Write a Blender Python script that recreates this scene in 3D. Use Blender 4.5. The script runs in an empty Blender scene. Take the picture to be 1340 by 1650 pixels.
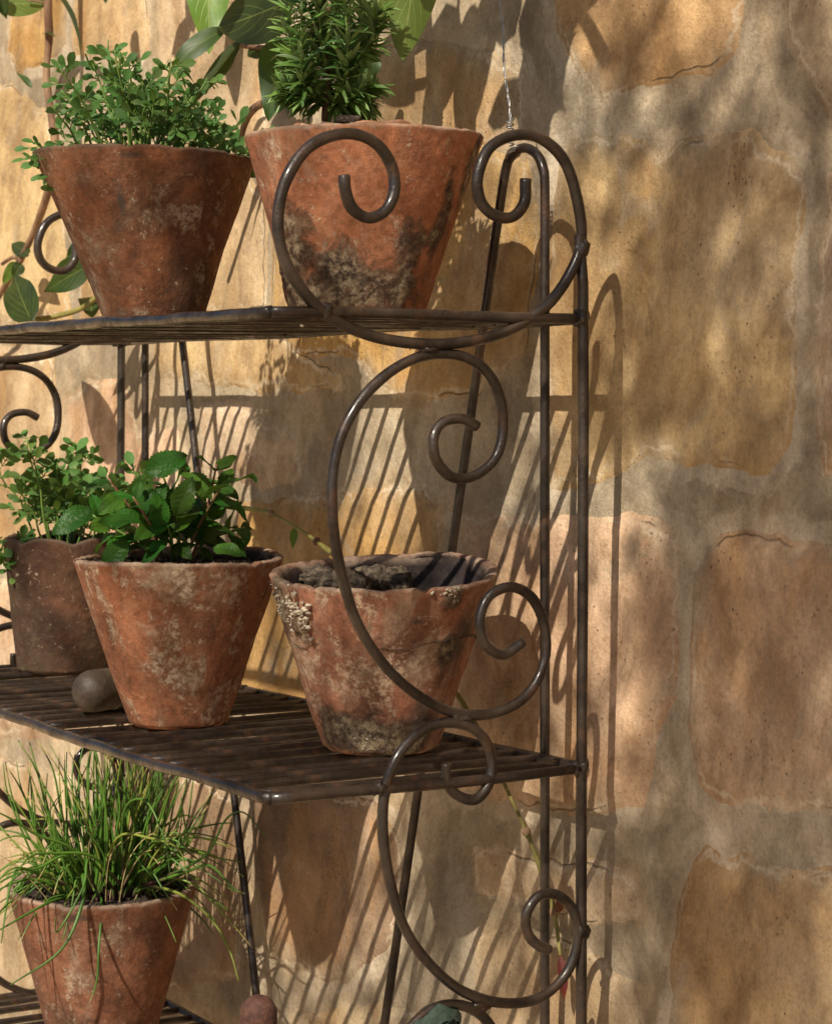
import bpy, math, random
import numpy as np
from mathutils import Vector, Matrix
rnd = random.Random(7)
S = bpy.context.scene
COL = S.collection
RAD = math.radians

# ------------------------------------------------------------------ camera, sky, sun, exposure
CAM = Vector((1.78, -1.253, 1.15))
A = math.atan2(.857, .516)
cd = bpy.data.cameras.new('camera'); cam = bpy.data.objects.new('camera', cd); COL.objects.link(cam)
cam.location = CAM; cam.rotation_euler = (math.pi/2, 0, A)
cd.sensor_fit = 'VERTICAL'; cd.sensor_height = 36; cd.lens = 3780/1650*36
cd.shift_y = -185/1650; cd.clip_start = .05; cd.clip_end = 500
cd.dof.use_dof = True; cd.dof.focus_distance = 2.3; cd.dof.aperture_fstop = 16
S.camera = cam

SUN = Vector((-.60, 1.0, -1.09))          # the way the light travels
el = math.atan2(1.09, math.hypot(.60, 1.0))
w = bpy.data.worlds.new('World'); S.world = w; w.use_nodes = True
nt = w.node_tree; bg = nt.nodes['Background']
sk = nt.nodes.new('ShaderNodeTexSky'); sk.sky_type = 'NISHITA'; sk.sun_disc = False
sk.sun_elevation = el; sk.sun_rotation = math.atan2(.60, -1.0)
nt.links.new(sk.outputs[0], bg.inputs[0]); bg.inputs[1].default_value = .050
sl = bpy.data.lights.new('sun', 'SUN'); sl.energy = 5.0; sl.angle = RAD(.53); sl.color = (1, .90, .74)
so = bpy.data.objects.new('sun', sl); COL.objects.link(so)
so.rotation_euler = (-SUN).to_track_quat('Z', 'Y').to_euler(); so.location = (2, -3, 5)
S.view_settings.view_transform = 'Standard'; S.view_settings.look = 'None'
S.view_settings.gamma = 1; S.view_settings.use_curve_mapping = False
S.view_settings.exposure = 0.32

# ------------------------------------------------------------------ helpers
FR = Vector((.5158, .857, 0)).normalized()          # camera right
FF = Vector((-.857, .5158, 0)).normalized()         # camera forward
F = 3780.
def ray(px, py):
    return FF + FR*((px-670)/F) + Vector((0, 0, (640-py)/F))
def onX(px, py, X=0.):
    d = ray(px, py); return CAM + d*((X-CAM.x)/d.x)
def onY(px, py, Y=0.):
    d = ray(px, py); return CAM + d*((Y-CAM.y)/d.y)
def wall_y(z):
    return .073 + (z-1.223)*.038
def onW(px, py):
    y = .07
    for _ in range(4):
        p = onY(px, py, y); y = wall_y(p.z)
    return p
def atD(px, py, D):
    return CAM + ray(px, py)*D

OFF = {}
def empty(name, loc, label, cat, group=None):
    o = bpy.data.objects.new(name, None); COL.objects.link(o); o.location = loc
    o.empty_display_size = .05
    o['label'] = label; o['category'] = cat
    if group: o['group'] = group
    OFF[o] = Vector(loc); return o
def add(name, me, parent=None, M=None, label=None):
    """me: mesh in world coordinates when M is None (shifted here to the parent's frame)."""
    o = bpy.data.objects.new(name, me); COL.objects.link(o)
    off = OFF.get(parent, Vector((0, 0, 0)))
    if M is None:
        if off.length: me.transform(Matrix.Translation(-off))
    else:
        o.matrix_basis = Matrix.Translation(-off) @ M
    if parent: o.parent = parent
    OFF[o] = off
    if label: o['label'] = label
    return o
def mesh(name, v, f, mat=None, smooth=True, uv=None, attrs=None):
    me = bpy.data.meshes.new(name)
    me.from_pydata([tuple(x) for x in v], [], [tuple(int(i) for i in q) for q in f])
    if smooth: me.polygons.foreach_set('use_smooth', [True]*len(me.polygons))
    if uv is not None:
        l = me.uv_layers.new(name='UVMap')
        idx = np.empty(len(me.loops), dtype=np.int32); me.loops.foreach_get('vertex_index', idx)
        l.data.foreach_set('uv', np.asarray(uv, dtype=np.float32)[idx].ravel())
    if attrs:
        for k, a in attrs.items():
            at = me.attributes.new(k, 'FLOAT', 'POINT'); at.data.foreach_set('value', np.asarray(a, dtype=np.float32))
    if mat: me.materials.append(mat)
    me.update(); return me

# ---- numpy noise
def _h(ix, iy, iz, s):
    n = (ix*374761393 + iy*668265263 + iz*2147483647 + s*1274126177) & 0xffffffff
    n = ((n ^ (n >> 13)) * 1274126177) & 0xffffffff
    n = (n ^ (n >> 16)) & 0xffff
    return n/65535.*2-1
def vn(P, s=0):
    P = np.asarray(P, dtype=float); i = np.floor(P).astype(np.int64); f = P-i; f = f*f*(3-2*f)
    r = 0
    for dx in (0, 1):
        for dy in (0, 1):
            for dz in (0, 1):
                wgt = (f[..., 0] if dx else 1-f[..., 0])*(f[..., 1] if dy else 1-f[..., 1])*(f[..., 2] if dz else 1-f[..., 2])
                r = r + wgt*_h(i[..., 0]+dx, i[..., 1]+dy, i[..., 2]+dz, s)
    return r
def fbm(P, o=4, s=0):
    P = np.asarray(P, dtype=float); r = 0; a = 1; t = 0
    for k in range(o):
        r = r + a*vn(P*2**k + 17.3*k, s+k); t += a; a *= .5
    return r/t
def sstep(a, b, x):
    t = np.clip((x-a)/(b-a), 0, 1); return t*t*(3-2*t)

# ---- tubes
def catmull(pts, n=8, closed=False):
    P = [Vector(p) for p in pts]; out = []
    Q = [P[0]*2-P[1]] + P + [P[-1]*2-P[-2]]
    for i in range(1, len(Q)-2):
        for k in range(n):
            t = k/n
            out.append(.5*((2*Q[i]) + (Q[i+1]-Q[i-1])*t + (2*Q[i-1]-5*Q[i]+4*Q[i+1]-Q[i+2])*t*t + (3*Q[i]-Q[i-1]-3*Q[i+1]+Q[i+2])*t**3))
    out.append(P[-1]); return out
def tube_arr(path, r, seg=10, wob=0, seed=0, base=0, cap=True):
    """r is a number or list; returns verts, faces, uv"""
    n = len(path); R = r if hasattr(r, '__len__') else [r]*n
    V = []; Fc = []; UV = []
    t0 = (path[1]-path[0]).normalized()
    a = t0.orthogonal().normalized()
    for i in range(n):
        t = (path[min(i+1, n-1)]-path[max(i-1, 0)])
        t = t.normalized() if t.length > 1e-9 else t0
        a = (a - t*a.dot(t)); a = a.normalized() if a.length > 1e-6 else t.orthogonal().normalized()
        b = t.cross(a)
        wr = R[i]*(1+wob*math.sin(i*.7+seed)*.6+wob*math.sin(i*.23+seed*2))
        for k in range(seg):
            an = 2*math.pi*k/seg
            V.append(path[i] + (a*math.cos(an)+b*math.sin(an))*wr); UV.append((k/seg, i/(n-1)))
    for i in range(n-1):
        for k in range(seg):
            k2 = (k+1) % seg
            Fc.append((base+i*seg+k, base+i*seg+k2, base+(i+1)*seg+k2, base+(i+1)*seg+k))
    if cap:
        Fc.append(tuple(base+k for k in range(seg))[::-1]); Fc.append(tuple(base+(n-1)*seg+k for k in range(seg)))
    return V, Fc, UV
def tube(name, path, r, mat, seg=10, wob=0, seed=0):
    v, f, u = tube_arr(path, r, seg, wob, seed)
    return mesh(name, v, f, mat, uv=u)
def join(parts):
    V = []; Fc = []; UV = []
    for v, f, u in parts:
        b = len(V); V += list(v); Fc += [tuple(i+b for i in q) for q in f]; UV += list(u)
    return V, Fc, UV
def lump(name, c, r, mat, seed=0, sub=2, amp=.3, sc=(1, 1, 1), freq=1.6):
    import bmesh
    bm = bmesh.new(); bmesh.ops.create_icosphere(bm, subdivisions=sub, radius=1)
    V = np.array([v.co[:] for v in bm.verts]); Fc = [[v.index for v in f.verts] for f in bm.faces]; bm.free()
    d = 1+amp*fbm(V*freq+seed*3.1, 3, seed)
    V = V*d[:, None]*np.array(sc)*r+np.array(c)
    return mesh(name, V, Fc, mat)

# ------------------------------------------------------------------ materials
class N:
    def __init__(s, name):
        s.m = bpy.data.materials.new(name); s.m.use_nodes = True; s.t = s.m.node_tree
        s.b = s.t.nodes['Principled BSDF']; s.out = s.t.nodes['Material Output']
    def n(s, ty, ins=None, **kw):
        x = s.t.nodes.new(ty)
        for k, v in kw.items(): setattr(x, k, v)
        for k, v in (ins or {}).items():
            if isinstance(v, bpy.types.NodeSocket): s.t.links.new(v, x.inputs[k])
            else: x.inputs[k].default_value = v
        return x
    def obj(s, scale=(1, 1, 1), loc=(0, 0, 0)):
        if not hasattr(s, 'co'): s.co = s.n('ShaderNodeTexCoord').outputs['Object']
        return s.n('ShaderNodeMapping', {0: s.co, 1: loc, 3: scale}).outputs[0]
    def noise(s, sc, det=5, rough=.55, vec=None, dist=0):
        return s.n('ShaderNodeTexNoise', {'Vector': vec if vec is not None else s.obj(), 'Scale': sc, 'Detail': det, 'Roughness': rough, 'Distortion': dist}).outputs[0]
    def rng(s, v, a, b, c=0., d=1.):
        return s.n('ShaderNodeMapRange', {0: v, 1: a, 2: b, 3: c, 4: d}, interpolation_type='SMOOTHSTEP').outputs[0]
    def math(s, op, a, b=0.):
        return s.n('ShaderNodeMath', {0: a, 1: b}, operation=op).outputs[0]
    def mix(s, f, a, b, mode='MIX'):
        x = s.n('ShaderNodeMix', data_type='RGBA', blend_type=mode)
        for i, v in ((0, f), (6, a), (7, b)):
            if isinstance(v, bpy.types.NodeSocket): s.t.links.new(v, x.inputs[i])
            else: x.inputs[i].default_value = v if i == 0 else tuple(v)+(1,) if len(v) == 3 else v
        return x.outputs[2]
    def attr(s, name): return s.n('ShaderNodeAttribute', attribute_name=name).outputs['Fac']
    def set(s, k, v):
        if isinstance(v, bpy.types.NodeSocket): s.t.links.new(v, s.b.inputs[k])
        else: s.b.inputs[k].default_value = tuple(v)+(1,) if hasattr(v, '__len__') and len(v) == 3 else v
    def bump(s, hs):
        prev = None
        for h, st, d in hs:
            ins = {'Height': h, 'Strength': st, 'Distance': d}
            if prev is not None: ins['Normal'] = prev
            prev = s.n('ShaderNodeBump', ins).outputs[0]
        s.t.links.new(prev, s.b.inputs['Normal'])

def patina(m, c):
    """broad tonal drift and fine grit shared by stone and mortar"""
    a = m.noise(3.3, 6, .62, m.obj(loc=(2, 0, 6)), dist=.5)
    c = m.mix(1., c, m.mix(m.rng(a, .36, .64), (.80, .76, .71), (1.16, 1.14, 1.10)), 'MULTIPLY')
    b = m.noise(17, 8, .7, m.obj(scale=(1, 1, .7), loc=(6, 1, 3)), dist=.3)
    c = m.mix(1., c, m.mix(m.rng(b, .36, .62), (.76, .72, .67), (1.10, 1.09, 1.08)), 'MULTIPLY')
    g = m.noise(240, 4, .75)
    c = m.mix(1., c, m.mix(m.rng(g, .30, .62), (.84, .82, .80), (1.08, 1.07, 1.06)), 'MULTIPLY')
    q = m.noise(330, 5, .8, m.obj(loc=(3, 1, 1)))
    c = m.mix(m.math('MULTIPLY', m.rng(q, .60, .68, 0, .65), m.rng(m.noise(6, 3), .36, .6, .2, 1.)), c, (.13, .085, .05))
    k = m.noise(80, 7, .75, m.obj(loc=(5, 5, 1)))
    return m.mix(m.rng(k, .58, .68, 0, .30), c, (.17, .11, .06))
def mat_stone():
    m = N('sandstone')
    col = m.n('ShaderNodeObjectInfo').outputs['Color']
    e = m.attr('edge')
    n1 = m.noise(7, 6, .6, dist=.6); n2 = m.noise(3.1, 5, .6, m.obj(loc=(5, 0, 3)))
    st = m.noise(9, 7, .65, m.obj(scale=(1, 1, .30)), dist=.7)
    c = m.mix(m.rng(n1, .38, .62), m.mix(.6, col, (.70, .64, .60), 'MULTIPLY'), col)
    c = m.mix(m.rng(n2, .46, .62, 0, .5), c, (.54, .44, .31))
    c = m.mix(m.rng(st, .50, .66, 0, .42), c, (.48, .27, .10))
    c = m.mix(m.rng(m.noise(10, 8, .7, m.obj(loc=(1, 7, 2)), dist=1.2), .54, .66, 0, .6), c, (.42, .355, .27))
    c = m.mix(m.rng(m.noise(22, 7, .7, m.obj(loc=(4, 7, 9), scale=(1, 1, .6)), dist=.8), .52, .64, 0, .55), c, (.31, .21, .125))
    sp = m.n('ShaderNodeTexVoronoi', {'Vector': m.obj(), 'Scale': 120., 'Randomness': 1.}).outputs[0]
    pit = m.math('MULTIPLY', m.rng(sp, .22, .06), m.rng(m.noise(12, 5, .7), .50, .60))
    # thin lime skin left along the margin
    wn = m.noise(34, 7, .72, dist=.8); dd = m.math('ADD', e, m.math('MULTIPLY', m.math('SUBTRACT', wn, .5), .040))
    veil = m.math('MULTIPLY', m.rng(dd, .036, -.004), m.rng(m.noise(5, 5, .65, m.obj(loc=(3, 3, 8)), dist=.6), .47, .60, .0, .8))
    c = m.mix(veil, c, (.44, .375, .28))
    line = m.math('MULTIPLY', m.rng(m.math('ABSOLUTE', m.math('SUBTRACT', dd, .004)), .0042, .0008), m.rng(m.noise(7, 3, .5, m.obj(loc=(9, 2, 1))), .38, .54))
    c = m.mix(m.math('MULTIPLY', line, .75), c, (.64, .56, .44))
    c = patina(m, c)
    c = m.mix(m.math('MULTIPLY', pit, .7), c, (.09, .055, .03))
    ck = m.math('MULTIPLY', m.rng(m.math('ABSOLUTE', m.math('SUBTRACT', e, m.math('MULTIPLY', wn, .004))), .0016, .0003), m.rng(m.noise(4.5, 2, .5, m.obj(loc=(2, 8, 4))), .58, .62))
    c = m.mix(m.math('MULTIPLY', ck, .6), c, (.10, .065, .035))
    m.set('Base Color', c); m.set('Roughness', .92); m.set('Specular IOR Level', .25)
    m.bump([(m.noise(26, 7, .62), .45, .006), (m.noise(95, 6, .7), .7, .0032), (m.noise(420, 3, .6), .5, .001), (m.math('SUBTRACT', 1., pit), .6, .002), (m.math('SUBTRACT', 1., ck), .7, .002)])
    return m.m
def mat_mortar():
    m = N('lime_mortar'); e = m.attr('edge')
    n1 = m.noise(4, 7, .65, dist=.8); st = m.noise(8, 6, .65, m.obj(scale=(1, 1, .5), loc=(4, 1, 0)))
    c = m.mix(m.rng(n1, .38, .62), (.34, .295, .225), (.50, .43, .325))
    c = m.mix(m.rng(st, .50, .64, 0, .45), c, (.50, .38, .25))
    c = m.mix(m.rng(m.noise(9, 6, .65, m.obj(loc=(0, 5, 5)), dist=.8), .50, .62, 0, .6), c, (.30, .265, .21))
    wn = m.noise(34, 7, .72, dist=.8)
    dd = m.math('ADD', e, m.math('MULTIPLY', m.math('SUBTRACT', wn, .5), .040))
    wsh = m.math('MULTIPLY', m.rng(dd, -.03, .008), m.rng(m.noise(5, 5, .65, m.obj(loc=(8, 3, 2)), dist=.6), .50, .62, .0, .7))
    c = m.mix(wsh, c, (.46, .34, .20))
    line = m.math('MULTIPLY', m.rng(m.math('ABSOLUTE', m.math('SUBTRACT', dd, .002)), .0042, .0008), m.rng(m.noise(7, 3, .5, m.obj(loc=(9, 2, 1))), .38, .54))
    c = m.mix(m.math('MULTIPLY', line, .75), c, (.64, .56, .44))
    band = m.math('MULTIPLY', m.math('MULTIPLY', m.rng(dd, -.024, -.0215), m.rng(dd, .012, .004)), m.math('MULTIPLY', m.attr('lip'), m.rng(m.noise(4.2, 4, .6, m.obj(loc=(1, 2, 5)), dist=.5), .40, .50)))
    c = m.mix(m.math('MULTIPLY', band, .75), c, (.58, .515, .42))
    c = patina(m, c)
    m.set('Base Color', c); m.set('Roughness', .95); m.set('Specular IOR Level', .2)
    m.bump([(m.noise(22, 7, .65), .5, .008), (m.noise(70, 7, .7), .6, .004), (m.noise(380, 3, .6), .55, .0012)])
    return m.m
def mat_iron():
    m = N('wrought_iron')
    n = m.noise(14, 7, .7); n2 = m.noise(90, 6, .72)
    c = m.mix(m.rng(n, .40, .60), (.016, .010, .0075), (.044, .029, .021))
    c = m.mix(m.rng(n2, .50, .64, 0, .7), c, (.022, .014, .010))
    c = m.mix(m.rng(m.noise(34, 6, .7, m.obj(loc=(3, 3, 3))), .54, .66, 0, .65), c, (.085, .038, .019))
    c = m.mix(m.rng(m.noise(11, 5, .7, m.obj(loc=(7, 3, 5))), .56, .68, 0, .30), c, (.085, .062, .047))
    m.set('Base Color', c); m.set('Metallic', .25)
    m.set('Roughness', m.rng(n2, .38, .62, .32, .62)); m.set('Specular IOR Level', .5)
    m.set('Coat Weight', m.rng(m.noise(20, 6, .7, m.obj(loc=(1, 3, 5))), .40, .60, .9, .1)); m.set('Coat Roughness', .17)
    m.bump([(m.noise(22, 4, .6), .35, .004), (m.noise(70, 6, .72), .5, .0022), (m.noise(320, 4, .7), .45, .0008)])
    return m.m
def mat_terra(name, lo, hi, white=.5, dark=.4, wcol=(.50, .40, .30), green=0., loc=(0, 0, 0), rim=.0, blk=.05):
    m = N(name); L_ = loc
    nf = m.noise(130, 6, .78, m.obj(loc=L_)); nm = m.noise(48, 7, .75, m.obj(loc=(L_[1], L_[0], 3)))
    c = m.mix(m.rng(m.noise(12, 7, .65, m.obj(loc=L_), dist=.5), .38, .62), lo, hi)
    mean = tuple((a+b)*.5 for a, b in zip(lo, hi))
    c = m.mix(m.rng(m.noise(26, 7, .7, m.obj(loc=(3, L_[0], 5)), dist=.4), .45, .62, 0, .7), c, (mean[0]*1.15, mean[1]*1.35, mean[2]*1.5))
    c = m.mix(m.rng(m.noise(8, 7, .68, m.obj(scale=(1, 1, .6), loc=(L_[0]+4, 3, 1)), dist=.7), .47, .62, 0, dark), c, (blk*1.7, blk*.95, blk*.6))
    # pale salts: cloudy bloom, then flaky patches broken up by fine grain
    lime = m.attr('lime')
    bl = m.math('MULTIPLY', m.rng(m.math('ADD', m.math('MULTIPLY', lime, .10), m.noise(9, 7, .7, m.obj(scale=(1, 1, .55), loc=(L_[0]+1, L_[1]+8, 2)), dist=.9)), .58-.10*white, .70-.10*white), m.rng(nm, .38, .60, .25, 1.))
    c = m.mix(m.math('MULTIPLY', bl, .40+.45*white), c, tuple(a*.85 for a in wcol))
    wm = m.math('MULTIPLY', m.rng(m.math('ADD', m.math('MULTIPLY', lime, .08), m.noise(21, 9, .78, m.obj(scale=(1, 1, .7), loc=(L_[0]+2, L_[1]+5, 7)), dist=1.1)), .60-.09*white, .66-.09*white), m.rng(nf, .42, .56))
    c = m.mix(m.math('MULTIPLY', wm, .8), c, wcol)
    fl = m.math('MULTIPLY', m.rng(m.noise(150, 4, .7, m.obj(loc=(L_[2], 4, 4)), dist=.4), .61, .67), m.rng(m.noise(26, 6, .75, m.obj(loc=(2, 5, L_[2]))), .46, .58))
    c = m.mix(m.math('MULTIPLY', fl, .7), c, (.58, .48, .36))
    dk = m.math('MULTIPLY', m.rng(m.noise(32, 8, .78, m.obj(loc=(8, 5, L_[2])), dist=.6), .55, .63), m.rng(nf, .40, .56))
    c = m.mix(m.math('MULTIPLY', dk, .35+.5*dark), c, (.055, .034, .022))
    c = m.mix(1., c, m.mix(m.rng(nf, .34, .62), (.72, .70, .68), (1.12, 1.12, 1.12)), 'MULTIPLY')
    if green: c = m.mix(m.rng(m.noise(7, 6, .65, m.obj(loc=(1, 1, 6))), .42, .62, 0, green), c, (.13, .105, .05))
    c = m.mix(m.math('MULTIPLY', m.attr('drip'), m.rng(nm, .30, .56, .35, .9)), c, (.050, .042, .036))
    inner_shade = m.attr('inner')
    c = m.mix(m.math('MULTIPLY', inner_shade, m.rng(nm, .30, .60, 1., .94)), c, (.013, .010, .012))  # shade inside the pot, painted near black into the clay colour
    ri = m.attr('rim')
    c = m.mix(m.math('MULTIPLY', ri, m.rng(m.noise(28, 7, .75), .38, .58, .1, .85)), c, (.36, .26, .19) if rim <= 0 else (.10, .07, .05))
    cr = m.attr('crust')
    cc = m.mix(m.rng(m.noise(75, 7, .78), .40, .60), (.040, .027, .020), m.mix(m.rng(m.noise(30, 6, .7), .42, .58), (.15, .10, .06), (.42, .34, .22)))
    crm = m.rng(m.math('ADD', cr, m.math('MULTIPLY', m.math('SUBTRACT', m.noise(30, 10, .85, dist=.6), .5), 3.4)), .30, .95)
    c = m.mix(m.math('MULTIPLY', crm, .9), c, cc)
    m.set('Base Color', c); m.set('Roughness', .88); m.set('Specular IOR Level', .3)
    m.bump([(m.noise(34, 7, .68), .55, .005), (nf, .6, .0022), (m.noise(420, 3, .7), .35, .0007), (m.math('ADD', fl, wm), .4, .001), (m.math('MULTIPLY', crm, nm), .8, .006)])
    return m.m
def mat_soil(name='potting_soil', a=(.018, .012, .008), b=(.075, .05, .034)):
    m = N(name)
    c = m.mix(m.rng(m.noise(120, 5, .7), .4, .66), a, b)
    c = m.mix(m.rng(m.noise(300, 2, .5), .66, .72, 0, .8), c, (.26, .2, .14))
    m.set('Base Color', c); m.set('Roughness', .95); m.bump([(m.noise(160, 5, .7), .9, .004)])
    return m.m
def mat_leaf(name, c1, c2, back=None, vein=(.30, .36, .14), vstr=.5, rough=.38, trans=.25, nv=7., quilt=0., spec=.5, vw=.02):
    """leaf surface: u across (-.5..5 shifted to 0..1), v from stalk to tip"""
    m = N(name)
    uv = m.n('ShaderNodeUVMap', uv_map='UVMap').outputs[0]
    s = m.n('ShaderNodeSeparateXYZ', {0: uv}); u, v = s.outputs[0], s.outputs[1]
    au = m.math('ABSOLUTE', m.math('SUBTRACT', u, .5))
    rn = m.n('ShaderNodeObjectInfo').outputs['Random']
    base = m.mix(m.rng(m.noise(28, 4, .6), .35, .68), c1, c2)
    hs = m.n('ShaderNodeHueSaturation', {'Hue': m.rng(rn, 0, 1, .470, .516), 'Saturation': 1., 'Value': m.rng(m.math('FRACT', m.math('MULTIPLY', rn, 7.3)), 0, 1, .62, 1.38), 'Color': base}).outputs[0]
    mid = m.rng(au, vw, vw*.3)
    ph = m.math('SUBTRACT', m.math('MULTIPLY', v, nv), m.math('MULTIPLY', au, nv*.95))
    side = m.math('MULTIPLY', m.rng(m.math('ABSOLUTE', m.math('SUBTRACT', m.math('FRACT', ph), .5)), .07, .015), m.rng(au, .47, .3))
    vm = m.math('MAXIMUM', mid, m.math('MULTIPLY', side, .6))
    c = m.mix(m.math('MULTIPLY', vm, vstr), hs, vein)
    if back:
        geo = m.n('ShaderNodeNewGeometry').outputs['Backfacing']
        c = m.mix(geo, c, m.mix(m.math('MULTIPLY', vm, vstr), back, vein))
    m.set('Base Color', c); m.set('Roughness', rough); m.set('Specular IOR Level', spec)
    hs2 = [(m.math('SUBTRACT', 1., vm), .35, .0012), (m.noise(220, 3, .6), .12, .0006)]
    if quilt:
        hs2.insert(0, (m.math('SUBTRACT', 1., m.math('MAXIMUM', vm, m.math('MULTIPLY', m.rng(m.math('ABSOLUTE', m.math('SUBTRACT', m.math('FRACT', m.math('ADD', m.math('MULTIPLY', ph, 2.), .5)), .5)), .25, .0), .5))), .8, .003))
        q = m.n('ShaderNodeTexVoronoi', {'Vector': m.obj(), 'Scale': 290.}).outputs[0]
        hs2.append((q, quilt, .0016))
    m.bump(hs2)
    tr = m.n('ShaderNodeBsdfTranslucent', {0: m.mix(.5, c, (.30, .46, .05))}).outputs[0]
    mx = m.n('ShaderNodeMixShader', {0: trans, 1: m.b.outputs[0], 2: tr}).outputs[0]
    m.t.links.new(mx, m.out.inputs[0])
    return m.m
def mat_plain(name, a, b, sc=40, rough=.6, bump=.3, metal=0., stretch=(1, 1, 1), spec=.5):
    m = N(name)
    c = m.mix(m.rng(m.noise(sc, 6, .65, m.obj(scale=stretch)), .36, .66), a, b)
    m.set('Base Color', c); m.set('Roughness', rough); m.set('Metallic', metal); m.set('Specular IOR Level', spec)
    m.bump([(m.noise(sc*3, 5, .65, m.obj(scale=stretch)), bump, .0015)])
    return m.m
def mat_blade():
    m = N('chive_blade')
    uv = m.n('ShaderNodeUVMap', uv_map='UVMap').outputs[0]
    v = m.n('ShaderNodeSeparateXYZ', {0: uv}).outputs[1]
    rn = m.n('ShaderNodeObjectInfo').outputs['Random']
    g = m.mix(rn, (.055, .150, .018), (.13, .27, .035))
    dry = m.mix(m.math('MULTIPLY', m.rng(rn, .65, .95), .5), g, (.34, .30, .06))
    c = m.mix(m.rng(v, .02, .16), (.13, .045, .06), dry)
    c = m.mix(m.math('MULTIPLY', m.rng(v, .80, .98), m.rng(m.math('FRACT', m.math('MULTIPLY', rn, 9.7)), .35, .6)), c, (.48, .36, .14))
    m.set('Base Color', c); m.set('Roughness', .42)
    m.bump([(m.noise(60, 3, .5, m.obj(scale=(1, 1, .2))), .2, .001)])
    tr = m.n('ShaderNodeBsdfTranslucent', {0: c}).outputs[0]
    m.t.links.new(m.n('ShaderNodeMixShader', {0: .18, 1: m.b.outputs[0], 2: tr}).outputs[0], m.out.inputs[0])
    return m.m
M_STONE = mat_stone(); M_MORTAR = mat_mortar(); M_IRON = mat_iron(); M_SOIL = mat_soil()
M_DRYSOIL = mat_soil('dry_clod', (.05, .036, .026), (.19, .145, .10))
M_VINE = mat_leaf('vine_leaf', (.015, .045, .009), (.036, .080, .013), back=(.024, .038, .010), vein=(.20, .23, .06), vstr=.6, rough=.46, trans=.22, nv=6., vw=.018, spec=.35)
M_VINE_PALE = mat_leaf('vine_leaf_light', (.075, .16, .022), (.13, .23, .035), back=(.11, .165, .035), vein=(.40, .42, .16), vstr=.6, rough=.42, trans=.38, nv=6., vw=.018)
M_RUE = mat_leaf('rue_leaflet', (.060, .145, .030), (.125, .235, .060), vein=(.2, .3, .1), vstr=.15, rough=.55, trans=.28, nv=3., vw=.03, spec=.3)
M_MINT = mat_leaf('mint_leaf', (.030, .125, .012), (.075, .215, .022), vein=(.11, .24, .06), vstr=.55, rough=.42, trans=.2, nv=9., quilt=.3, spec=.35)
M_ROSE = mat_leaf('rosemary_needle', (.045, .12, .020), (.095, .20, .038), back=(.16, .24, .10), vein=(.16, .26, .08), vstr=.35, rough=.42, trans=.12, nv=1., vw=.1)
M_BLADE = mat_blade()
M_STEMG = mat_plain('green_stem', (.09, .18, .03), (.16, .25, .05), 60, .5)
M_STEMR = mat_plain('reddish_stem', (.14, .10, .035), (.20, .07, .045), 40, .5)
M_WOODY = mat_plain('woody_stem', (.13, .065, .035), (.30, .18, .10), 45, .75, .6, stretch=(1, 1, .3))
M_SHOOT = mat_plain('dry_shoot', (.16, .14, .035), (.30, .26, .07), 30, .6, .4)
M_TREELEAF = mat_leaf('tree_leaf', (.04, .07, .02), (.06, .10, .03), trans=.25, rough=.5)
M_BARK = mat_plain('bark', (.08, .06, .04), (.19, .15, .11), 12, .9, .8, stretch=(1, 1, .3))
M_WIRE = mat_plain('galvanised_wire', (.42, .42, .42), (.62, .61, .58), 80, .35, .2, metal=.9)
M_RUSTWOOD = mat_plain('rusty_cap', (.065, .026, .019), (.13, .055, .036), 150, .75, .8)
M_OLDWOOD = mat_plain('worn_wood', (.036, .024, .017), (.085, .060, .042), 45, .55, .6, stretch=(.5, 1, 1))
M_CLOTH = mat_plain('green_cloth', (.035, .060, .045), (.070, .105, .080), 180, .9, .6)
M_GROUND = mat_plain('paving_dirt', (.42, .30, .18), (.56, .43, .28), 3, .95, .6)
M_CLAYRIM = mat_terra('clay_inner', (.30, .12, .06), (.42, .19, .10), .4, .2, loc=(4, 4, 4))

# ------------------------------------------------------------------ the ground
gv = [(-60, -60, 0), (60, -60, 0), (60, 60, 0), (-60, 60, 0)]
g = add('ground', mesh('ground', gv, [(0, 1, 2, 3)], M_GROUND, smooth=False)); g['kind'] = 'structure'

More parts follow.
